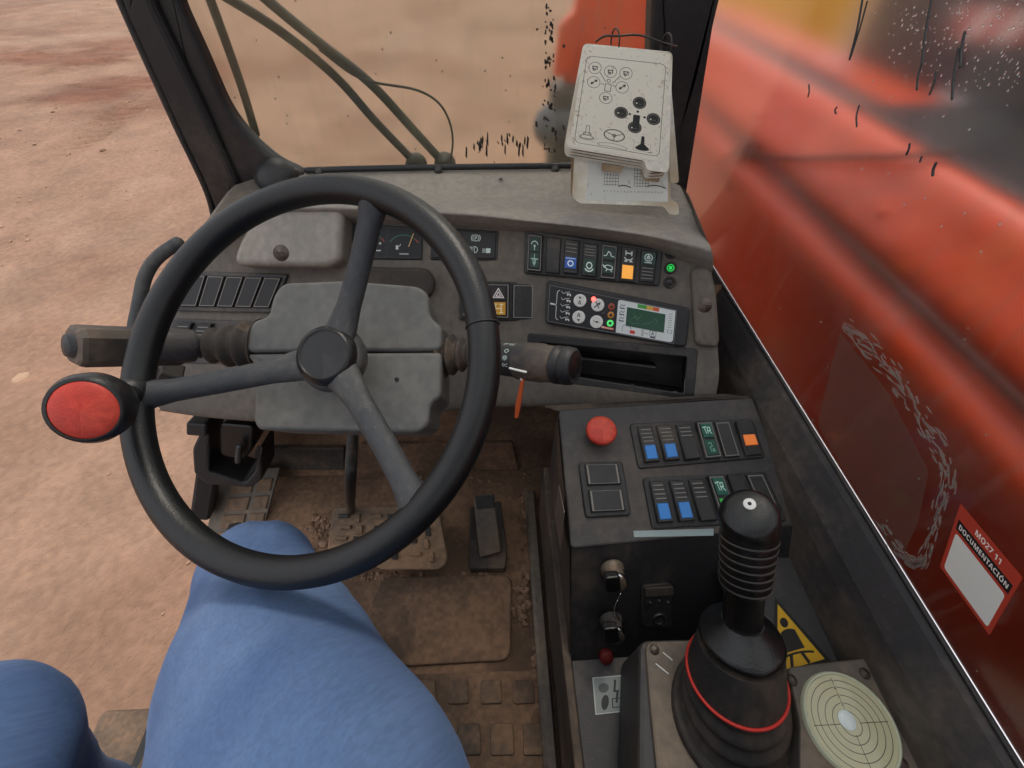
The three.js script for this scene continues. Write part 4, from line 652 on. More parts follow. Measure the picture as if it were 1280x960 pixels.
{
  const w = thing('steering_wheel', 'thick black three spoke steering wheel with a red capped spinner knob', 'steering wheel');
  const B = basis(WN), g = new THREE.TorusGeometry(RR, RT, 20, 120); { const u = g.attributes.uv; for (let i = 0; i < u.count; i++) u.setXY(i, u.getX(i) * 1.109, u.getY(i) * 0.086); g.userData.uvm = true; }
  g.applyMatrix4(new THREE.Matrix4().makeBasis(B.x, B.y, B.z).setPosition(WC));
  const rim = part(w, 'rim', g, M.rim);
  const onRim = (px, py) => { const v = hit(px, py, plane(WC, WN)).sub(WC); return WC.clone().addScaledVector(v.normalize(), RR); };
  // glued joint in the rim sleeve
  const jp = onRim(601, 408), jd = jp.clone().sub(WC).normalize().cross(WN).normalize(), jt = new THREE.TorusGeometry(RT + 0.0002, 0.0009, 6, 28); jt.applyQuaternion(new THREE.Quaternion().setFromUnitVectors(new THREE.Vector3(0, 0, 1), jd)); jt.translate(jp.x, jp.y, jp.z); part(rim, 'sleeve_joint', jt, M.black);
  const HB = atW(412, 446, 0.452), ends = [[466, 250], [517, 630], [168, 496]], HN = WN.clone().lerp(D(0, 0.84, -0.54).normalize(), 0.5).normalize();
  for (const e of ends) {
    const E = onRim(...e), dir = E.clone().sub(HB).normalize(), a = HB.clone().addScaledVector(dir, 0.012).addScaledVector(HN, -0.006), ax = E.clone().sub(a).normalize(), side = ax.clone().cross(HN).normalize(), l = [];
    for (const [t, rx, ry] of [[0, 0.021, 0.010], [0.12, 0.017, 0.010], [0.3, 0.0128, 0.0095], [0.6, 0.0118, 0.0092], [0.82, 0.0118, 0.0095], [0.92, 0.0140, 0.0115], [1, 0.0195, 0.0128]]) l.push({ c: a.clone().lerp(E, t).addScaledVector(HN, -0.006 * Math.sin(t * Math.PI)), n: ax, rx, ry, hint: side });
    part(w, 'spoke', rings(l, 20), M.spoke);
  }
  const hub = part(w, 'hub', lathe([[0.020, -0.03], [0.033, -0.018], [0.036, -0.006], [0.034, 0.002], [0.030, 0.004]], HB, HN, 40), M.spoke);
  const cap = part(hub, 'cap', lathe([[0, 0.0135], [0.0215, 0.0135], [0.0235, 0.0126], [0.0245, 0.0142], [0.0258, 0.0142], [0.0296, 0.011], [0.0312, 0.004], [0.031, -0.004]], HB, HN, 44), M.grip); void cap;
  // spinner knob on the rim
  const kb = onRim(168, 492), kt = atW(107, 512, 0.352), ka = kt.clone().sub(kb).normalize(), kl = kt.distanceTo(kb);
  const kn = part(w, 'spinner_knob', lathe([[0.0105, RT * 0.4], [0.0095, kl * 0.4], [0.0125, kl * 0.5], [0.024, kl * 0.66], [0.0285, kl * 0.82], [0.0290, kl * 0.95], [0.0262, kl * 1.03], [0.0235, kl * 1.03]], kb, ka, 40), M.grip);
  part(kn, 'red_cap', lathe([[0, kl * 1.09], [0.012, kl * 1.085], [0.0205, kl * 1.055], [0.0236, kl * 1.02]], kb, ka, 40), M.redCap);
  part(w, 'knob_clamp', lathe([[0.0, 0.02], [0.011, 0.018], [0.0165, 0.006], [0.0165, -0.012], [0.010, -0.018]], kb, WN, 20), M.rim);
}
{ // direction lever on the left
  const l = thing('direction_lever', 'black square handled lever reaching out of the doorway side of the column', 'lever'), ax = (a, b) => b.clone().sub(a).normalize();
  const a = atW(268, 432, 0.535), b = atW(192, 433, 0.50), e = atW(100, 432, 0.445), Y = D(0, 1, 0);
  part(l, 'cone', rings([{ c: a, n: ax(a, b), rx: 0.010, hint: Y }, { c: a.clone().lerp(b, 0.3), n: ax(a, b), rx: 0.014, hint: Y }, { c: a.clone().lerp(b, 0.35), n: ax(a, b), rx: 0.019, hint: Y }, { c: b, n: ax(a, b), rx: 0.0225, hint: Y }], 24), M.wall);
  const z = ax(b, e), y = camDir(0.05, -1, -0.45).addScaledVector(z, -camDir(0.05, -1, -0.45).dot(z)).normalize(), x = y.clone().cross(z), L = b.distanceTo(e);
  const sh = new THREE.Shape([[-0.021, -0.012], [-0.012, -0.0195], [0.014, -0.0195], [0.021, -0.012], [0.021, 0.012], [0.014, 0.0195], [-0.012, 0.0195], [-0.021, 0.012]].map(p => new THREE.Vector2(...p)));
  const g = new THREE.ExtrudeGeometry(sh, { depth: L + 0.02, bevelSize: 0.004, bevelThickness: 0.006, bevelSegments: 2, bevelOffset: -0.004 }); g.translate(0, 0, -0.02); g.applyMatrix4(new THREE.Matrix4().makeBasis(x, y, z).setPosition(b)); part(l, 'handle', g, M.blackDusty);
  part(l, 'end_cap', lathe([[0, 0.006], [0.011, 0.005], [0.014, -0.002]], e.clone().addScaledVector(z, 0.006), z, 20), M.black);
}
{ // light stalk on the right
  const l = thing('light_stalk', 'black light and wiper stalk with white symbols right of the wheel', 'stalk'), Y = D(0, 1, 0), a = atW(588, 444, 0.53), e = atW(716, 458, 0.455), n = e.clone().sub(a).normalize(), at = t => a.clone().lerp(e, t);
  const R = (list) => rings(list.map(([t, r]) => ({ c: at(t), n, rx: r, hint: Y })), 32);
  part(l, 'stem', R([[0, 0.012], [0.1, 0.0145], [0.2, 0.0185], [0.5, 0.0195], [0.52, 0.0195]]), M.black);
  part(l, 'twist_grip', R([[0.52, 0.0192], [0.525, 0.0212], [0.74, 0.0212], [0.76, 0.0202], [0.84, 0.0196], [0.85, 0.018]]), M.blackDusty);
  const c = part(l, 'end_knob', R([[0.85, 0.0185], [0.86, 0.0205], [0.90, 0.0205], [0.915, 0.018], [0.93, 0.018], [0.94, 0.0205], [1.0, 0.0195], [1.02, 0.0165]]), M.black);
  part(c, 'button', R([[1.0, 0.0135], [1.022, 0.0132], [1.024, 0.001]]), M.grip);
  // printed symbols bent round the stem, white bar on the grip
  const y = camDir(0, -1, -0.3).addScaledVector(n, -camDir(0, -1, -0.3).dot(n)).normalize(), z = n.clone().cross(y), curved = (t0, t1, a0, a1, r) => { const f = (s, t, h) => { const an = mixf(a0, a1, t); return at(mixf(t0, t1, s)).addScaledVector(y, Math.cos(an) * r).addScaledVector(z, Math.sin(an) * r * 1); }; return f; };
  for (const [nm, t, an] of [['ring', 0.47, 0.85], ['sun', 0.47, 1.25], ['low', 0.47, 1.65], ['wipe', 0.43, 0.35], ['low', 0.485, 0.35], ['diamond', 0.34, 1.05], ['diamond', 0.34, 1.45]]) { const s = nm === 'diamond' ? 0.13 : 0.19; part(l, 'symbol', pquad(curved(t - 0.032, t + 0.032, an - s, an + s, 0.0203), 0, 0, 1, 1, 0, icons[nm], 4), iconMat, { uv: true }); }
  part(l, 'pointer', tube([0.53, 0.6, 0.68].map((t, i) => at(t).addScaledVector(y, Math.cos(1.75) * 0.0222).addScaledVector(z, Math.sin(1.75) * 0.0222).addScaledVector(y, -0.001 * i)), 0.0013, 6, 6), M.white);
  const o = at(0.52).addScaledVector(y, -0.016).addScaledVector(z, 0.012), t = thing('orange_tag', 'thin orange plastic tag hanging from the light stalk', 'tag');
  const fz = plane(o, D(-0.85, 0.2, -1)), pts = [[652, 470], [655, 474], [650, 508], [647, 523], [643, 523], [644, 506]];
  part(t, 'strip', slab(pts, fz, 0.002, { round: 0.002, bevel: 0.0004 }), plain([206, 92, 44], 0.5));
  part(t, 'loop', [tube([hit(653, 464, fz), hit(650, 469, fz), hit(652, 475, fz)], 0.0011, 8, 6)], M.white);
}
{ // grab handle by the doorway
  const g = thing('grab_handle', 'worn black tubular grab handle at the doorway end of the dashboard', 'grab handle'), w = (x, y, d) => atW(x, y, d);
  part(g, 'bar', [tube([w(222, 304, 0.60), w(204, 316, 0.60), w(190, 330, 0.60), w(180, 350, 0.60), w(174, 380, 0.60), w(168, 415, 0.60), w(172, 450, 0.605), w(200, 470, 0.62)], 0.0085, 40, 12)], M.spoke);
  part(g, 'mount', [bar(w(196, 466, 0.62), w(226, 474, 0.64), 0.03, 0.03)], M.black);
}

// ---------------------------------------------------------------- hanging instruction cards
{
  const n = D(-0.12, 0.28, -1), base = atF(775, 140, 0.70), lay = k => plane(base.clone().addScaledVector(n.clone().normalize(), -k), n);
  const b = thing('instruction_cards', 'grubby white plastic instruction cards hanging on two wire rings by the right pillar', 'cards');
  const cw = dirty([234, 229, 216], [186, 166, 138], 0.16, 0.6, { seed: 811, tile: 0.25, bump: 0.0002 }), ct = dirty([172, 152, 126], [140, 112, 84], 0.3, 0.8, { seed: 812, tile: 0.2 });
  const front = [[729, 54], [841, 65], [836, 216], [808, 213], [806, 201], [709, 185], [708, 172]];
  const grime = (x, w, h, k) => { let s = 5; const r = () => (s = (s * 16807) % 2147483647) / 2147483647; for (let i = 0; i < k; i++) { const a = r() * w, c = r() * h, l = 6 + r() * 40; const ed = r() < 0.45; const a2 = ed ? (r() < 0.5 ? r() * 40 : w - r() * 60) : a; x.strokeStyle = `rgba(118,94,68,${0.06 + r() * 0.22})`; x.lineWidth = 2 + r() * 16; x.beginPath(); x.moveTo(a2, c); x.quadraticCurveTo(a2 + l * (r() - 0.5), c + l * 0.5, a2 + l * (r() - 0.3), c + l * r()); x.stroke(); } };
  const fm = printMat(768, 1024, (x, w, h) => {
    x.fillStyle = '#eae4d4'; x.fillRect(0, 0, w, h); grime(x, w, h, 300);
    x.strokeStyle = x.fillStyle = '#2a2826'; x.lineWidth = 4; const rr2 = (a, c, ww, hh, r) => { x.beginPath(); x.moveTo(a + r, c); x.lineTo(a + ww - r, c); x.quadraticCurveTo(a + ww, c, a + ww, c + r); x.lineTo(a + ww, c + hh - r); x.quadraticCurveTo(a + ww, c + hh, a + ww - r, c + hh); x.lineTo(a + r, c + hh); x.quadraticCurveTo(a, c + hh, a, c + hh - r); x.lineTo(a, c + r); x.quadraticCurveTo(a, c, a + r, c); x.stroke(); };
    rr2(34, 92, 700, 880, 54);
    const C = (a, c, r, f) => { x.beginPath(); x.arc(a, c, r, 0, 7); f ? x.fill() : x.stroke(); }, L = (...p) => { x.beginPath(); p.forEach((q, i) => i ? x.lineTo(...q) : x.moveTo(...q)); x.stroke(); };
    for (const [a, c] of [[118, 196], [256, 214], [392, 212], [124, 332], [372, 346], [244, 468]]) { x.lineWidth = 4; C(a, c, 54); x.lineWidth = 8; if (c < 220 || c > 460) { L([a - 26, c - 14], [a + 26, c - 14]); L([a - 18, c - 14], [a - 18, c + 12]); C(a - 4, c + 14, 9); L([a + 14, c - 14], [a + 22, c + 16]); } else { L([a - 24, c + 20], [a + 18, c - 18]); C(a - 14, c + 10, 11, 1); x.beginPath(); x.moveTo(a + 30, c - 30); x.lineTo(a + 26, c - 2); x.lineTo(a + 2, c - 24); x.fill(); } }
    x.lineWidth = 5; L([168, 232], [226, 312]); L([346, 244], [284, 320]); x.strokeRect(226, 330, 50, 70); C(250, 300, 14); L([186, 336], [214, 340]); L([290, 342], [316, 344]);
    for (const [a, c] of [[534, 470], [388, 590], [664, 606], [514, 716]]) { x.fillStyle = '#2b2a29'; C(a, c, 58, 1); x.strokeStyle = '#8a857a'; x.lineWidth = 4; C(a, c, 46); x.fillStyle = '#d8d2c4'; C(a - 24, c + 6, 8, 1); x.lineWidth = 3; L([a - 10, c + 14], [a + 22, c + 8]); }
    x.fillStyle = x.strokeStyle = '#262524'; x.fillRect(492, 590, 58, 110); C(526, 556, 11, 1); C(462, 592, 11, 1); C(588, 602, 11, 1);
    const joy = (a, c, dark) => { x.lineWidth = 4; x.beginPath(); x.moveTo(a - 12, c - 80); x.lineTo(a + 12, c - 80); x.lineTo(a + 16, c); x.lineTo(a + 58, c + 40); x.ellipse(a, c + 46, 58, 22, 0, 0, 3.14); x.lineTo(a - 16, c); x.closePath(); dark ? x.fill() : x.stroke(); if (!dark) { x.beginPath(); x.ellipse(a, c + 6, 34, 12, 0, 0, 7); x.stroke(); x.beginPath(); x.ellipse(a, c + 40, 56, 18, 0, 0, 7); x.stroke(); } x.strokeStyle = '#8d877a'; x.lineWidth = 2; x.strokeRect(a - 70, c - 10, 140, 86); x.strokeStyle = '#262524'; };
    joy(128, 852, 0); joy(590, 872, 1);
    x.lineWidth = 9; x.beginPath(); x.ellipse(352, 830, 84, 58, 0.04, 0, 7); x.stroke(); x.lineWidth = 6; C(352, 832, 14); for (const [a, c] of [[286, 806], [420, 808], [352, 886]]) L([352, 832], [a, c]);
    x.lineWidth = 3; x.beginPath(); x.moveTo(222, 940); x.quadraticCurveTo(330, 892, 470, 944); x.lineTo(460, 966); x.quadraticCurveTo(330, 946, 230, 958); x.closePath(); x.stroke(); x.fillRect(640, 944, 40, 6);
  }, { rough: 0.5 });
  const rings6 = [];
  for (let k = 0; k < 7; k++) { const d = k ? k * 1.7 : 0, o = k % 2; const poly = front.map(([x, y], i) => i > 2 ? [x + (o ? 3 : -1) * (k > 0) - k * 0.3, y + d] : i < 2 ? [x, y + k * 0.3] : [x - 6 * (k > 0), y + d - 4 * (k > 1)]); part(b, 'card', slab(poly, lay(0.0035 * k), 0.0011, { round: 0.007, bevel: 0.0003, seg: 1 }), k === 0 ? cw : k % 2 ? ct : cw); rings6.push(poly); }
  for (const [poly, k] of [[[[752, 204], [780, 208], [776, 216], [752, 214]], 0.020], [[[800, 212], [826, 218], [824, 228], [806, 226], [804, 222]], 0.022]]) part(b, 'card_tab', slab(poly, lay(k), 0.0012, { round: 0.002, bevel: 0.0003 }), ct);
  const fr = frame4([[730, 55], [840, 66], [830, 205], [710, 184]], lay(0)); part(b, 'print', pquad(fr, 0.012, 0.012, 0.985, 0.985, 0.0005), fm, { uv: true });
  part(b, 'card', slab([[752, 60], [836, 70], [849, 229], [838, 229], [836, 206], [724, 190], [718, 120]], lay(0.030), 0.0011, { round: 0.006, bevel: 0.0003, seg: 1 }), cw);
  part(b, 'card', slab([[722, 118], [836, 120], [838, 250], [848, 254], [849, 269], [836, 268], [830, 258], [724, 254], [715, 246]], lay(0.034), 0.0011, { round: 0.006, bevel: 0.0003, seg: 1 }), cw);
  part(b, 'card', slab([[716, 118], [836, 120], [832, 246], [722, 248], [713, 244], [714, 190]], lay(0.040), 0.0016, { round: 0.006, bevel: 0.0003, seg: 1 }), ct);
  const gm = printMat(512, 256, (x, w, h) => { x.fillStyle = '#dcdcd6'; x.fillRect(0, 0, w, h); grime(x, w, h, 16); x.strokeStyle = '#30302e'; x.lineWidth = 2; for (const [a, c, ww, hh] of [[110, 20, 90, 150], [300, 60, 90, 110]]) { for (let i = 0; i <= ww; i += 18) { x.beginPath(); x.moveTo(a + i, c); x.lineTo(a + i, c + hh); x.stroke(); } for (let i = 0; i <= hh; i += 18) { x.beginPath(); x.moveTo(a, c + i); x.lineTo(a + ww, c + i); x.stroke(); } } x.lineWidth = 6; x.beginPath(); x.moveTo(200, 172); x.quadraticCurveTo(240, 158, 280, 178); x.stroke(); x.beginPath(); x.moveTo(380, 168); x.quadraticCurveTo(440, 150, 500, 176); x.stroke(); x.font = '14px sans-serif'; x.fillStyle = '#444'; for (let i = 0; i < 18; i++) x.fillText(String(i), 110 + i * 21, 206); });
  const fg = frame4([[734, 190], [838, 196], [838, 254], [730, 252]], lay(0.0338)); part(b, 'print', pquad(fg, 0.02, 0.02, 0.97, 0.97, 0.0006), gm, { uv: true });
  for (const [x, y] of [[769, 58], [833, 64]]) { const o = hit(x, y - 6, lay(0.012)), t = new THREE.TorusGeometry(0.014, 0.0011, 8, 30); t.applyQuaternion(new THREE.Quaternion().setFromUnitVectors(new THREE.Vector3(0, 0, 1), D(1, 0.05, 0.2).normalize())); t.translate(o.x, o.y, o.z); part(b, 'ring', t, M.darkMetal); }
  part(b, 'hook_wire', [tube([hit(745, 52, lay(0.05)), hit(756, 45, lay(0.03)), hit(771, 45, lay(0.012)), hit(800, 44, lay(0.012)), hit(833, 55, lay(0.012)), hit(846, 58, lay(0.05))], 0.0014, 24, 6)], M.darkMetal);
}

// ---------------------------------------------------------------- right console
const PC = plane(V(0, -0.552, 0.429), D(0, 0.189, -0.054));          // sloping switch plate
const console_ = thing('control_console', 'dark grey control console standing along the right wall', 'console');
const PFACE = (() => { const a = hit(713, 683, PC), b = hit(712, 828, xPlane(0.0905)), e = D(1, 0, 0.02); const n = e.clone().cross(a.clone().sub(b)); return plane(a, n); })();
const LOWY = hit(712, 828, xPlane(0.0905)).y - CY;                   // level of the tray below the face
const DECK = -0.637;
{
  part(console_, 'switch_plate', slab([[698, 513], [940, 497], [1003, 657], [713, 686]], PC, 0.012, { round: 0.008, bevel: 0.003, lift: 0.002 }), M.console);
  part(console_, 'rear_strip', slab([[680, 508], [906, 492], [938, 496], [698, 515]], plane(V(0, -0.555, 0.43), D(0, 0.5, -0.35)), 0.02, { round: 0.003, bevel: 0.002 }), M.gaiter);
  part(console_, 'face', slab([[714, 684], [1002, 656], [1010, 780], [1000, 832], [711, 829]], PFACE, 0.014, { round: 0.004, bevel: 0.002, lift: -0.001 }), M.black);
  part(console_, 'side_panel', [rbox(0.080, 0.0925, FLOOR, LOWY + 0.012, -0.7, 0.45, 0.003), quadsGeo([[V(0.0905, LOWY, 0.12), V(0.0905, -0.607, 0.236), V(0.0905, -0.553, 0.428), V(0.0905, LOWY, 0.44)]])], M.gaiter);
  part(console_, 'tray', [rbox(0.0925, 0.21, LOWY - 0.02, LOWY, -0.7, 0.16, 0.003)], M.console);
  part(console_, 'joystick_box', slab([[800, 800], [955, 796], [985, 850], [1010, 960], [1020, 1100], [800, 1100], [798, 940]].map(p => atY(p[0], p[1], -0.628)), yPlane(-0.628), 0.13, { round: 0.012, bevel: 0.006 }), M.console);
  part(console_, 'deck', [rbox(0.305, 0.42, DECK - 0.02, DECK, -0.7, 0.222, 0.003)], M.console);
  // white edge strip
  part(console_, 'edge_strip', slab([[791, 664], [891, 661], [891, 670], [792, 672]], PC, 0.0015, { lift: 0.0032, round: 0.001, bevel: 0.0004 }), plain([150, 166, 168], 0.5));
  part(console_, 'side_emblem', slab([[699, 606], [706, 640], [701, 688], [694, 642]], xPlane(0.0798), 0.001, { lift: 0.001, round: 0.004, bevel: 0.0002 }), plain([120, 108, 100], 0.4, { metalness: 0.3 }));
  // power socket on the face
  part(console_, 'socket_plate', slab([[802, 730], [838, 727], [838, 782], [801, 781]], PFACE, 0.006, { lift: 0.005, round: 0.006, bevel: 0.002 }), M.panel);
  part(console_, 'socket_lip', slab([[803, 729], [838, 727], [838, 738], [803, 740]], PFACE, 0.004, { lift: 0.012, round: 0.003, bevel: 0.0015 }), M.gaiter);
  const so = hit(822, 770, PFACE).addScaledVector(PFACE.normal, 0.005); const sk = part(console_, 'socket_ring', lathe([[0.0062, -0.004], [0.0066, 0.003], [0.0084, 0.003], [0.0092, 0]], so, PFACE.normal, 24), M.darkMetal); void sk;
  for (const x of [811, 822, 833]) part(console_, 'socket_pin', lathe([[0, 0.003], [0.002, 0.003], [0.003, 0]], hit(x, 750 - (x === 822 ? 2 : 0), PFACE).addScaledVector(PFACE.normal, 0.005), PFACE.normal, 12), M.darkMetal);
}
{ // e-stop
  const o = hit(748, 545, PC), n = PC.normal, s = thing('emergency_stop_button', 'round red mushroom emergency stop button on the console corner', 'button');
  part(s, 'collar', lathe([[0.0135, 0], [0.014, 0.004], [0.0105, 0.005], [0.0105, 0.02]], o, n, 28), M.steel);
  part(s, 'cap', lathe([[0, 0.0310], [0.014, 0.0307], [0.0208, 0.0293], [0.0230, 0.026], [0.0226, 0.020], [0.016, 0.0175], [0.008, 0.0175]], o, n, 36), M.redCap);
}
{ // console switch groups
  const q1 = [[786, 531], [938, 524], [955, 573], [797, 587]], q2 = [[802, 598], [953, 590], [982, 652], [814, 662]];
  const blue = { down: 1, ribs: [0.06, 0.5, 4], lens: [[0.56, 0.94, blueLens]] };
  const [p, f] = switchPanel('row of console switches with two blue lenses and an orange one, behind the other row', q1, PC, 0.006);
  rocker(p, f, 0.05, 0.10, 0.165, 0.90, 'rocker', blue); rocker(p, f, 0.205, 0.10, 0.32, 0.90, 'rocker', blue); rocker(p, f, 0.36, 0.10, 0.48, 0.92, 'dark', { ribs: [0.06, 0.4, 3], down: 1 });
  rocker(p, f, 0.52, 0.08, 0.64, 0.94, 'framed', { icon: [['tr', 0.06, 0.46, 0.14, 0.86, 0.001], ['trdim', 0.5, 0.92, 0.14, 0.86, 0.001]] }); rocker(p, f, 0.675, 0.08, 0.79, 0.94, 'blank');
  rocker(p, f, 0.84, 0.10, 0.97, 0.94, 'dark', { lens: [[0.42, 0.72, lit(0.9, 0.22, 0.04, 0.35)]] });
  const [p2, f2] = switchPanel('row of console switches with two blue lenses and a lit green one beside the joystick', q2, PC, 0.006);
  rocker(p2, f2, 0.04, 0.10, 0.155, 0.90, 'rocker', blue); rocker(p2, f2, 0.20, 0.10, 0.315, 0.90, 'rocker', blue); rocker(p2, f2, 0.355, 0.10, 0.47, 0.92, 'dark', { ribs: [0.06, 0.5, 4], down: 1 });
  rocker(p2, f2, 0.51, 0.06, 0.63, 0.94, 'framed', { icon: [['tr', 0.06, 0.46, 0.14, 0.86, 0.001], ['plain_green', 0.52, 0.9, 0.2, 0.8, 0.001]] }); rocker(p2, f2, 0.67, 0.06, 0.79, 0.94, 'dark'); rocker(p2, f2, 0.83, 0.06, 0.96, 0.94, 'blank');
  const [p3, f3] = switchPanel('panel of two blank plates in front of the red stop button', [[722, 579], [777, 578], [788, 645], [731, 648]], PC, 0.007);
  rocker(p3, f3, 0.13, 0.06, 0.87, 0.44, 'blank'); rocker(p3, f3, 0.13, 0.54, 0.87, 0.92, 'blank');
}
{ // two key switches
  for (const [x, y, lb, big] of [[765, 718, 'upper chrome key switch with a key hanging from it on the console face', 1], [763, 782, 'lower key switch with black key head on the console face', 0]]) {
    const k = thing('key_switch', lb, 'key switch', 'key switches on the console face'), o = hit(x, y - 8, PFACE), n = PFACE.normal.clone().add(D(0, -0.15, -0.25)).normalize();
    part(k, 'barrel', lathe([[0.0165, 0], [0.0165, 0.006], [0.0135, 0.009], [0.0135, 0.024], [0.0122, 0.026], [0.0122, 0.030], [0, 0.030]], o, n, 30), big ? M.steel : M.wall);
    part(k, 'chrome_ring', lathe([[0.0132, 0.020], [0.0146, 0.021], [0.0146, 0.0255], [0.0128, 0.027]], o, n, 30), M.chrome);
    const e = o.clone().addScaledVector(n, 0.029); part(k, 'key_head', slab([[x - 9, y + 5], [x + 10, y + 3], [x + 12, y + 22], [x - 6, y + 25]], plane(e.clone().addScaledVector(n, 0.014), n), 0.012, { round: 0.005, bevel: 0.002 }), M.grip);
    if (big) part(k, 'key_blade', [tube([e.clone().addScaledVector(n, 0.014), hit(768, 760, plane(e, n)), hit(774, 776, plane(e, n))], 0.0014, 8, 6)], M.chrome);
  }
  const r = hit(757, 818, PFACE); single('red_knob', 'small dull red knob under the key switches', 'knob', lathe([[0, 0.012], [0.008, 0.011], [0.0105, 0.006], [0.0105, 0]], r, PFACE.normal, 24), plain([110, 26, 20], 0.6));
}
{ // stickers
  const st = printMat(256, 256, (x) => { x.fillStyle = '#8b9290'; x.fillRect(0, 0, 256, 256); x.strokeStyle = '#c2c8c6'; x.lineWidth = 6; x.strokeRect(5, 5, 246, 246); x.fillStyle = x.strokeStyle = '#26292b'; x.beginPath(); x.ellipse(60, 80, 30, 34, 0, 0, 7); x.globalAlpha = 0.5; x.fill(); x.globalAlpha = 1; x.beginPath(); x.ellipse(64, 180, 22, 50, 0.15, 0, 7); x.fill(); x.lineWidth = 12; x.beginPath(); x.moveTo(128, 30); x.lineTo(122, 110); x.lineTo(140, 110); x.lineTo(132, 190); x.stroke(); x.lineWidth = 6; x.strokeRect(108, 160, 56, 60); x.lineWidth = 9; x.beginPath(); x.moveTo(190, 84); x.lineTo(215, 96); x.lineTo(245, 92); x.moveTo(190, 112); x.lineTo(215, 98); x.stroke(); });
  const f = frame4([[740, 847], [797, 842], [796, 888], [744, 894]], yPlane(LOWY)); single('battery_sticker', 'grey battery switch sticker with lightning mark on the tray', 'sticker', pquad(f, 0, 0, 1, 1, 0.001), st, { uv: true });
  const tri = printMat(512, 512, (x) => { x.clearRect(0, 0, 512, 512); x.fillStyle = '#1a1814'; x.beginPath(); x.moveTo(256, 4); x.lineTo(508, 508); x.lineTo(4, 508); x.fill(); x.fillStyle = '#d8a820'; x.beginPath(); x.moveTo(256, 56); x.lineTo(462, 480); x.lineTo(50, 480); x.fill(); x.fillStyle = x.strokeStyle = '#1a1814'; x.beginPath(); x.arc(250, 190, 34, 0, 7); x.fill(); x.beginPath(); x.moveTo(190, 250); x.quadraticCurveTo(250, 220, 316, 252); x.lineTo(340, 380); x.lineTo(170, 380); x.fill(); x.lineWidth = 14; x.beginPath(); x.moveTo(110, 410); x.quadraticCurveTo(256, 380, 400, 420); x.stroke(); x.lineWidth = 26; x.beginPath(); x.moveTo(210, 400); x.lineTo(180, 478); x.moveTo(300, 400); x.lineTo(330, 478); x.stroke(); }, { clear: true });
  // triangle given by its three corners
  const A = atY(968, 746, DECK), B = atY(1040, 828, DECK), C = atY(966, 850, DECK), fr = frame4([A.clone().add(A.clone().sub(B.clone().add(C).multiplyScalar(0.5)).multiplyScalar(0)).add(C.clone().sub(B).multiplyScalar(0.5)), A.clone().add(B.clone().sub(C).multiplyScalar(0.5)), B, C], yPlane(DECK));
  single('warning_sticker', 'yellow triangular seat belt warning sticker behind the bubble level', 'sticker', pquad(fr, 0, 0, 1, 1, 0.0012), tri, { uv: true });
  const doc = printMat(512, 512, (x) => { x.fillStyle = '#b83c2a'; x.fillRect(0, 0, 512, 512); x.fillStyle = '#1d1614'; x.fillRect(24, 100, 464, 74); x.fillStyle = '#f2eae4'; x.font = 'bold 54px sans-serif'; x.textAlign = 'center'; x.fillText('MO27 11', 268, 76); x.font = 'bold 49px sans-serif'; x.fillText('DOCUMENTACIÓN', 256, 155, 440); x.fillStyle = '#e6e2dc'; x.beginPath(); x.moveTo(60, 196); x.lineTo(452, 196); x.quadraticCurveTo(478, 196, 478, 222); x.lineTo(478, 460); x.quadraticCurveTo(478, 486, 452, 486); x.lineTo(60, 486); x.quadraticCurveTo(34, 486, 34, 460); x.lineTo(34, 222); x.quadraticCurveTo(34, 196, 60, 196); x.fill(); });
  const fd = frame4([[1202, 629], [1280, 722], [1238, 794], [1176, 708]], xPlane(WX - 0.001)); single('documentation_sticker', 'red bordered documentation sticker with white square stuck inside the window', 'sticker', pquad(fd, 0, 0, 1, 1, 0.001), doc, { uv: true });
}
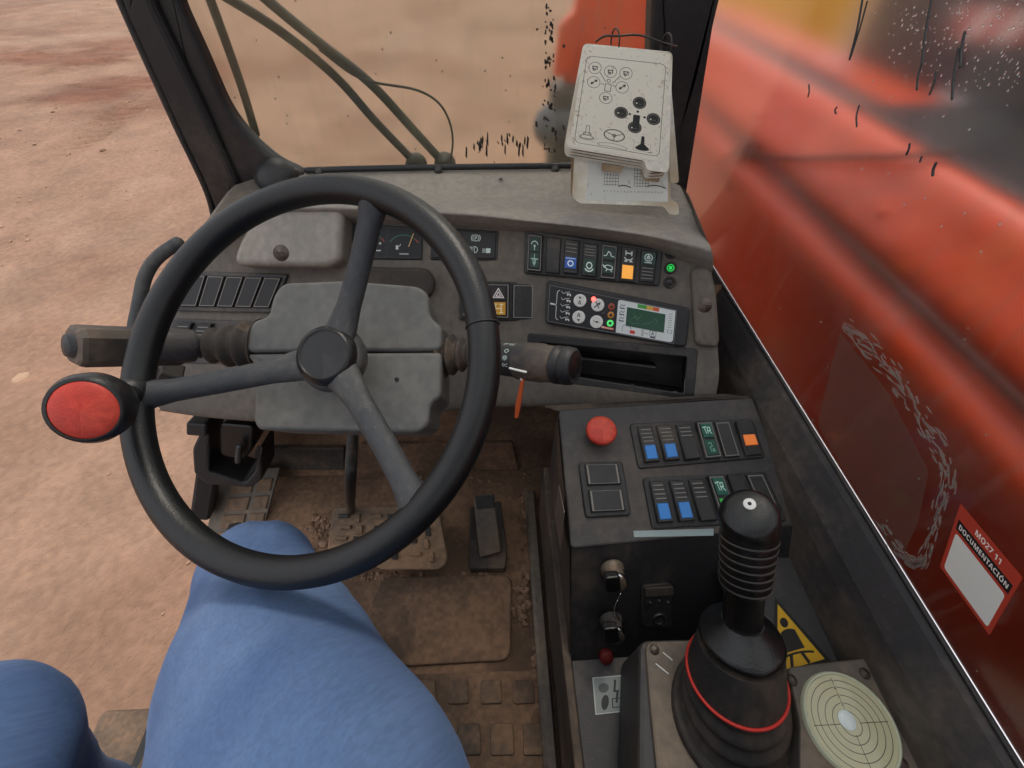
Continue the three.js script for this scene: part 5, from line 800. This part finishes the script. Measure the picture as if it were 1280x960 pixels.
{ // joystick
  const j = thing('joystick', 'black ribbed joystick with rubber boot and red ring on the console', 'joystick');
  const B0 = atY(919, 893, -0.622), T0 = atY(939, 628, -0.405), ax = T0.clone().sub(B0).normalize(), Y = D(0, 1, 0), L = B0.distanceTo(T0);
  const pl = part(j, 'base_plate', slab([[806, 802], [950, 799], [980, 850], [1004, 960], [1014, 1060], [830, 1060], [812, 880]], yPlane(-0.624), 0.01, { round: 0.012, bevel: 0.003, lift: 0.002 }), M.plate);
  for (const [x, y] of [[818, 812]]) part(pl, 'screw', lathe([[0, 0.004], [0.0042, 0.0036], [0.0062, 0]], atY(x, y, -0.622), Y, 14), M.screw);
  part(pl, 'scratch', [tube([atY(829, 816, -0.6215), atY(840, 825, -0.6215)], 0.0008, 4, 5), tube([atY(820, 830, -0.6215), atY(835, 842, -0.6215)], 0.0009, 4, 5)], M.white, { kind: 'stuff' });
  const cw = (px, py, y) => atY(px, py, y);
  const ring = (c, t, r) => ({ c, n: Y.clone().lerp(ax, t).normalize(), rx: r });
  part(j, 'flange', rings([ring(B0, 0, 0.071), ring(B0.clone().add(D(0, 0.006, 0)), 0, 0.0705), ring(B0.clone().add(D(0, 0.009, 0.001)), 0, 0.066), ring(B0.clone().add(D(0, 0.006, 0.001)), 0, 0.055)], 40), M.boot);
  const path = [cw(919, 888, -0.615), cw(920, 842, -0.570), cw(925, 806, -0.538)], l = [];
  for (let i = 0; i <= 44; i++) { const t = i / 44, c = t < 0.5 ? path[0].clone().lerp(path[1], t * 2) : path[1].clone().lerp(path[2], t * 2 - 1); const r = t < 0.48 ? mixf(0.0615, 0.0515, t / 0.48) * (0.955 + 0.045 * Math.cos(t / 0.48 * 3 * 6.283)) : mixf(0.0505, 0.0425, (t - 0.48) / 0.52); l.push(ring(c, t * 0.8, r)); }
  const boot = part(j, 'boot', rings(l, 44), M.boot);
  const rc = path[0].clone().lerp(path[1], 0.99), rt = new THREE.TorusGeometry(0.0510, 0.0018, 8, 60); rt.applyQuaternion(new THREE.Quaternion().setFromUnitVectors(new THREE.Vector3(0, 0, 1), Y.clone().lerp(ax, 0.42).normalize())); rt.translate(rc.x, rc.y, rc.z); part(boot, 'red_ring', rt, M.red);
  const d0 = cw(926, 800, -0.533), d1 = d0.clone().addScaledVector(ax, 0.01), top = T0;
  part(j, 'collar_disc', rings([ring(d0, 0.75, 0.041), ring(d0.clone().addScaledVector(ax, 0.004), 0.75, 0.0425), ring(d0.clone().addScaledVector(ax, 0.009), 0.75, 0.040), ring(d0.clone().addScaledVector(ax, 0.016), 0.85, 0.027), ring(d0.clone().addScaledVector(ax, 0.024), 0.9, 0.0205)], 40), M.grip);
  const ga = cw(928, 775, -0.515), gl = [], GL = ga.distanceTo(top), gx = top.clone().sub(ga).normalize();
  for (const [t, r] of [[0, 0.0195], [0.28, 0.019], [0.3, 0.0235], [0.36, 0.0245], [0.75, 0.0268], [0.82, 0.0272], [0.88, 0.0262], [0.9, 0.022]]) gl.push({ c: ga.clone().lerp(top, t), n: gx, rx: r });
  const grip = part(j, 'grip', rings(gl, 36), M.grip);
  for (let i = 0; i < 7; i++) { const t = 0.33 + i * 0.066, r = mixf(0.0243, 0.0268, (t - 0.33) / 0.45), g = new THREE.TorusGeometry(r, 0.0013, 6, 44); g.applyQuaternion(new THREE.Quaternion().setFromUnitVectors(new THREE.Vector3(0, 0, 1), gx)); const c = ga.clone().lerp(top, t); g.translate(c.x, c.y, c.z); part(grip, 'rib', g, M.blackDusty); }
  const hn = gx.clone().lerp(EYE.clone().sub(top).normalize(), 0.62).normalize(), hc = hit(937, 634, plane(top, gx)).addScaledVector(gx, -0.004);
  const head = part(j, 'head', rings([{ c: ga.clone().lerp(top, 0.76), n: gx, rx: 0.0268, ry: 0.0272 }, { c: ga.clone().lerp(top, 0.84), n: gx.clone().lerp(hn, 0.4).normalize(), rx: 0.0278, ry: 0.029 }, { c: hc.clone().addScaledVector(hn, -0.006), n: gx.clone().lerp(hn, 0.8).normalize(), rx: 0.0272, ry: 0.0262 }, { c: hc.clone().addScaledVector(hn, -0.001), n: hn, rx: 0.0245, ry: 0.023 }, { c: hc.clone().addScaledVector(hn, 0.002), n: hn, rx: 0.019, ry: 0.018 }, { c: hc.clone().addScaledVector(hn, 0.0032), n: hn, rx: 0.010 }, { c: hc.clone().addScaledVector(hn, 0.0035), n: hn, rx: 0.001 }], 36), M.grip);
  const bp = plane(hc.clone().addScaledVector(hn, 0.0036), hn), bo = hit(937, 630, bp); part(head, 'button', lathe([[0, 0.001], [0.0056, 0.0009], [0.006, -0.002]], bo, hn, 20), M.white); part(head, 'button_mark', lathe([[0, 0.0016], [0.0018, 0.0015], [0.002, 0]], bo, hn, 12), M.black);
}
{ // bubble level
  const b = thing('bubble_level', 'round bubble level with pale yellow target dial on a grey plate', 'level'), yy = -0.590;
  const pl = part(b, 'plate', slab([[984, 834], [1086, 822], [1100, 834], [1162, 985], [1000, 1040], [1000, 900]], yPlane(yy), 0.05, { round: 0.008, bevel: 0.003 }), M.plate);
  for (const [x, y] of [[1081, 842], [990, 850], [1128, 955]]) part(pl, 'screw', lathe([[0, 0.0035], [0.004, 0.003], [0.006, 0]], atY(x, y, yy), D(0, 1, 0), 14), M.screw);
  const dial = printMat(512, 512, (x) => { x.fillStyle = '#c2bd9a'; x.fillRect(0, 0, 512, 512); x.strokeStyle = '#3a3c30'; x.lineWidth = 4; for (const r of [62, 104, 146, 188, 226]) { x.beginPath(); x.arc(256, 256, r, 0, 7); x.stroke(); } x.beginPath(); x.moveTo(20, 256); x.lineTo(200, 256); x.moveTo(312, 256); x.lineTo(492, 256); x.moveTo(256, 20); x.lineTo(256, 200); x.moveTo(256, 312); x.lineTo(256, 492); x.stroke(); x.font = 'bold 30px sans-serif'; x.fillStyle = '#3a3c30'; ['5', '4', '3', '2', '1'].forEach((s, i) => { x.fillStyle = '#c2bd9a'; x.fillRect(246, 16 + i * 41, 20, 30); x.fillStyle = '#3a3c30'; x.fillText(s, 247, 42 + i * 41); }); });
  const c = atY(1061, 905, yy), R = 0.0435, g = new THREE.CircleGeometry(R, 48); g.rotateX(-Math.PI / 2); g.translate(c.x, c.y + 0.0042, c.z);
  part(b, 'bezel', lathe([[R, 0.002], [R + 0.0005, 0.0055], [R + 0.003, 0.005], [R + 0.004, 0]], c, D(0, 1, 0), 44), plain([196, 198, 172], 0.5));
  part(b, 'dial', g, dial, { uv: true });
  const o = atY(1059, 900, yy + 0.005); part(b, 'bubble', lathe([[0, 0.0022], [0.005, 0.0019], [0.0085, 0.0004], [0.009, 0]], o, D(0, 1, 0), 24), plain([214, 224, 222], 0.15));
  part(b, 'bubble_glass', lathe([[0, 0.0085], [0.03, 0.0075], [R, 0.0052]], c, D(0, 1, 0), 40), new THREE.MeshPhysicalMaterial({ color: 0xffffff, transmission: 1, thickness: 0, roughness: 0.12, ior: 1.4, side: THREE.DoubleSide }));
}

// ---------------------------------------------------------------- pedals and under-dash things
{
  const n = D(0, 0.86, -0.5), pb = plane(atY(485, 672, -0.855), n), b = thing('brake_pedal', 'wide muddy brake pedal plate with cross treads on a round arm', 'pedal');
  const pad = part(b, 'pad', slab([[416, 634], [548, 632], [560, 700], [552, 712], [480, 713], [408, 690]], pb, 0.014, { round: 0.01, bevel: 0.003 }), M.pedal);
  const f = frame4([[418, 638], [546, 637], [556, 706], [410, 696]], pb);
  for (let r = 0; r < 4; r++) for (let k = 0; k < 6; k++) { const s = 0.05 + k * 0.157 + (r % 2) * 0.03, t = 0.08 + r * 0.235; part(pad, 'tread', [pbox(f, s, t, s + (k % 2 ? 0.05 : 0.10), t + (k % 2 ? 0.17 : 0.08), 0, 0.005, 0.001)], (r + k) % 3 ? M.pedal : M.blackDusty); }
  const a = hit(436, 640, pb).addScaledVector(n.normalize(), -0.01); part(b, 'arm', [tube([a, hit(438, 600, plane(V(0, 0, 0.50), D(0, 0.3, -1))), hit(441, 548, plane(V(0, 0, 0.56), D(0, 0.3, -1))), hit(443, 520, plane(V(0, 0, 0.62), D(0, 0.3, -1)))], 0.0085, 20, 10)], M.blackDusty);
}
{
  const n = D(0, 0.75, -0.66), pa = plane(atY(610, 655, -0.87), n), p = thing('accelerator_pedal', 'small worn metal accelerator pedal beside the brake pedal', 'pedal');
  part(p, 'pad', slab([[592, 620], [617, 617], [627, 690], [600, 698], [596, 668]], pa, 0.012, { round: 0.006, bevel: 0.003 }), M.steel);
  part(p, 'rubber_top', slab([[593, 620], [617, 618], [619, 634], [596, 636]], pa, 0.004, { lift: 0.004, round: 0.004, bevel: 0.0015 }), M.blackDusty);
  part(p, 'foot_block', slab([[588, 640], [626, 632], [634, 690], [632, 716], [588, 716]], yPlane(FLOOR), 0.03, { lift: 0.026, round: 0.006, bevel: 0.003 }), M.gaiter);
}
{
  const n = D(0.1, 0.8, -0.6), pf = plane(atY(318, 615, -0.905), n), p = thing('footrest_plate', 'tilted grey footrest plate with raised square pads by the doorway', 'footrest');
  const pl = part(p, 'plate', slab([[274, 592], [350, 584], [332, 650], [320, 690], [250, 690], [264, 640]], pf, 0.008, { round: 0.004, bevel: 0.002 }), M.plate);
  const f = frame4([[292, 594], [346, 589], [326, 682], [268, 684]], pf);
  for (let r = 0; r < 4; r++) for (let k = 0; k < 2; k++) part(pl, 'pad', [pbox(f, k ? 0.62 : 0.02, 0.09 + r * 0.235, k ? 0.95 : 0.52, 0.27 + r * 0.235, 0, 0.004, 0.0015)], M.pedal);
}
{
  const w = 0.86, p = thing('cup_holder', 'glossy black plastic holder under the doorway end of the dashboard', 'holder'), pl = plane(atW(282, 565, w), D(0.1, 0.35, -1));
  part(p, 'body', slab([[240, 562], [254, 532], [262, 528], [262, 590], [306, 604], [318, 590], [326, 556], [328, 600], [312, 610], [258, 606], [242, 592]], pl, 0.08, { lift: 0.0, round: 0.008, bevel: 0.004 }), M.black);
  part(p, 'lug', slab([[236, 524], [262, 526], [262, 542], [236, 540]], pl, 0.05, { lift: 0.012, round: 0.006, bevel: 0.004 }), M.black);
  part(p, 'cup', slab([[270, 532], [316, 536], [314, 566], [302, 580], [272, 574]], pl, 0.08, { lift: -0.01, round: 0.012, bevel: 0.005 }), M.grip);
  part(p, 'rib', [tube([hit(301, 556, pl).addScaledVector(pl.normal, 0.006), hit(299, 574, pl).addScaledVector(pl.normal, 0.006)], 0.006, 6, 10)], M.wall);
}
{ // crumbs of dried mud lying on the floor
  const st = new THREE.IcosahedronGeometry(1, 0), sp = st.attributes.position; for (let i = 0; i < sp.count; i++) { const q = 0.7 + 0.6 * hash(Math.round(sp.getX(i) * 40), Math.round(sp.getY(i) * 40) + Math.round(sp.getZ(i) * 900), 13); sp.setXYZ(i, sp.getX(i) * q, sp.getY(i) * q * 0.55, sp.getZ(i) * q); } st.computeVertexNormals();
  const N = 760, im = new THREE.InstancedMesh(st, new THREE.MeshStandardMaterial({ roughness: 0.95 }), N), o = new THREE.Object3D(), c = new THREE.Color();
  const spots = [[405, 660, 30, 22, 0.9], [380, 690, 26, 14, 0.7], [655, 640, 9, 60, 0.8], [655, 750, 12, 44, 1], [630, 760, 22, 16, 0.6], [480, 722, 60, 7, 0.7], [590, 722, 50, 9, 0.6], [670, 850, 6, 70, 0.8], [520, 790, 110, 40, 0.35], [560, 600, 80, 10, 0.6]];
  for (let i = 0; i < N; i++) { const s = spots[Math.floor(rnd() * spots.length)], g = () => (rnd() + rnd() + rnd()) / 1.5 - 1, p = atY(s[0] + g() * s[2], s[1] + g() * s[3], FLOOR), k = rr(0.0016, 0.0062) * s[4] * (rnd() < 0.08 ? 1.6 : 1); o.position.copy(p); o.position.y += 0.001 + k * 0.3; o.scale.set(k * rr(0.7, 2), k, k * rr(0.7, 1.6)); o.rotation.set(rr(-0.5, 0.5), rr(0, 6.3), rr(-0.5, 0.5)); o.updateMatrix(); im.setMatrixAt(i, o.matrix); const t = rnd(); im.setColorAt(i, c.setRGB(mixf(0.15, 0.34, t), mixf(0.085, 0.21, t), mixf(0.05, 0.14, t))); }
  im.name = 'mud_crumbs'; im.userData = { kind: 'stuff', label: 'crumbs of dried mud lying on the cab floor', category: 'mud' }; im.castShadow = im.receiveShadow = true; scene.add(im);
}

// ---------------------------------------------------------------- driver and seat
{
  const s = thing('driver_seat', 'dark fabric driver seat behind and below the driver', 'seat');
  part(s, 'cushion', [rbox(-0.44, -0.02, -0.70, -0.575, -0.50, -0.06, 0.04)], M.boot); part(s, 'backrest', [rbox(-0.44, -0.02, -0.60, 0.0, -0.64, -0.50, 0.04)], M.boot); part(s, 'pedestal', [rbox(-0.36, -0.10, FLOOR, -0.69, -0.45, -0.15, 0.02)], M.black);
  const bones = [ // joints in right, up, forward, radius
    [[-0.11, -0.455, -0.30, 0.105], [-0.132, -0.430, -0.03, 0.106]], [[-0.132, -0.430, -0.03, 0.106], [-0.219, -0.484, 0.085, 0.088]], [[-0.219, -0.484, 0.085, 0.088], [-0.286, -0.524, 0.188, 0.060]],
    [[-0.286, -0.524, 0.188, 0.060], [-0.31, -0.72, 0.10, 0.054]], [[-0.31, -0.72, 0.10, 0.056], [-0.32, -0.875, 0.02, 0.052]],
    [[-0.32, -0.475, -0.30, 0.100], [-0.42, -0.485, -0.10, 0.088]], [[-0.42, -0.485, -0.10, 0.088], [-0.485, -0.515, 0.035, 0.068]],
    [[-0.485, -0.515, 0.035, 0.068], [-0.52, -0.72, -0.02, 0.058]], [[-0.52, -0.72, -0.02, 0.058], [-0.53, -0.875, -0.02, 0.052]],
    [[-0.17, -0.44, -0.36, 0.125], [-0.28, -0.44, -0.36, 0.125]], [[-0.225, -0.42, -0.36, 0.13], [-0.225, -0.28, -0.38, 0.125]],
  ];
  const cap = (x, y, f, [a, b]) => { const dx = b[0] - a[0], dy = b[1] - a[1], df = b[2] - a[2], t = clamp(((x - a[0]) * dx + (y - a[1]) * dy + (f - a[2]) * df) / (dx * dx + dy * dy + df * df)); return Math.hypot(x - a[0] - dx * t, y - a[1] - dy * t, f - a[2] - df * t) - mixf(a[3], b[3], t); };
  const smin = (a, b, k) => { const h = clamp(0.5 + 0.5 * (b - a) / k); return mixf(b, a, h) - k * h * (1 - h); };
  const wr = (x, y, f) => 0.004 * Math.pow(Math.abs(Math.sin(f * 21 + x * 34 + Math.sin(x * 30 + f * 9) * 0.9)), 6) * sstep(0.05, 0.17, f) * sstep(-0.35, 0.2, Math.sin(x * 47 + 1.2)) + 0.0015 * Math.sin(f * 46 + x * 30 + Math.sin(x * 40 + y * 25) * 1.2) * sstep(-0.12, 0.1, Math.sin(x * 19 + f * 12 + y * 9)) + 0.006 * (fbm(x * 14 + 20, f * 14 + y * 14 + 20, 997, 3, 881) - 0.5);
  const legs = nets((X, Y, Z) => { const x = X, y = Y - CY, f = -Z; let d = 1; const l = bones.map(b => cap(x, y, f, b)); d = l[0]; for (let i = 1; i < l.length; i++) d = smin(d, l[i], i === 5 ? 0.02 : i < 5 ? 0.01 : 0.03); return Math.max(d, y - -0.30) + wr(x, y, f); }, [-0.65, CY - 0.94, -0.36], [0.03, CY - 0.26, 0.52], 0.0085);
  const denim = new THREE.MeshPhysicalMaterial({ roughness: 0.9, sheen: 0.3, sheenRoughness: 0.6, sheenColor: new THREE.Color(0.4, 0.5, 0.7), map: tex(1024, (x, y, i, j) => { const tw = ((i + j) % 4) / 4, n = fbm(x * 6, y * 6, 6, 4, 901), f = fbm(x * 150, y * 150, 150, 3, 905), slub = 0.5; let c = m3([74, 101, 146], [108, 134, 174], clamp((n - 0.5) * 1.2 + 0.45)); const k = 0.9 + 0.06 * tw + 0.15 * (f - 0.5) + 0.04 * (slub - 0.5); return [c[0] * k, c[1] * k, c[2] * k]; }, { tile: 0.3 })});
  const p = thing('person', 'seated driver in faded blue jeans with knees apart below the wheel', 'person');
  { const q = legs.attributes.position, u = new Float32Array(q.count * 2); for (let i = 0; i < q.count; i++) { u[i * 2] = q.getX(i) + q.getY(i) * 0.3; u[i * 2 + 1] = q.getZ(i) - q.getY(i) * 0.3; } legs.setAttribute('uv', new THREE.BufferAttribute(u, 2)); }
  part(p, 'jeans', legs, denim, { uv: true });
  part(p, 'shirt', nets((X, Y, Z) => { const y = Y - CY; return Math.max(cap(X, y, -Z, [[-0.225, -0.36, -0.37, 0.128], [-0.225, -0.06, -0.40, 0.14]]), 0); }, [-0.40, CY - 0.52, 0.20], [-0.05, CY + 0.12, 0.58], 0.014), plain([90, 92, 98], 0.9));
  for (const [x, f] of [[-0.32, 0.02], [-0.53, -0.02]]) part(p, 'shoe', nets((X, Y, Z) => { const y = Y - CY, u = -Z; return Math.max(smin(cap(X, y, u, [[x, FLOOR + 0.05, f - 0.04, 0.045], [x, FLOOR + 0.035, f + 0.15, 0.04]]), cap(X, y, u, [[x, FLOOR + 0.10, f, 0.05], [x, FLOOR + 0.05, f, 0.05]]), 0.03), FLOOR + 0.002 - y); }, [x - 0.09, CY + FLOOR - 0.02, -f - 0.24], [x + 0.09, CY + FLOOR + 0.2, -f + 0.14], 0.009), plain([92, 74, 56], 0.8));
}
settle();
renderer.render(scene, camera);
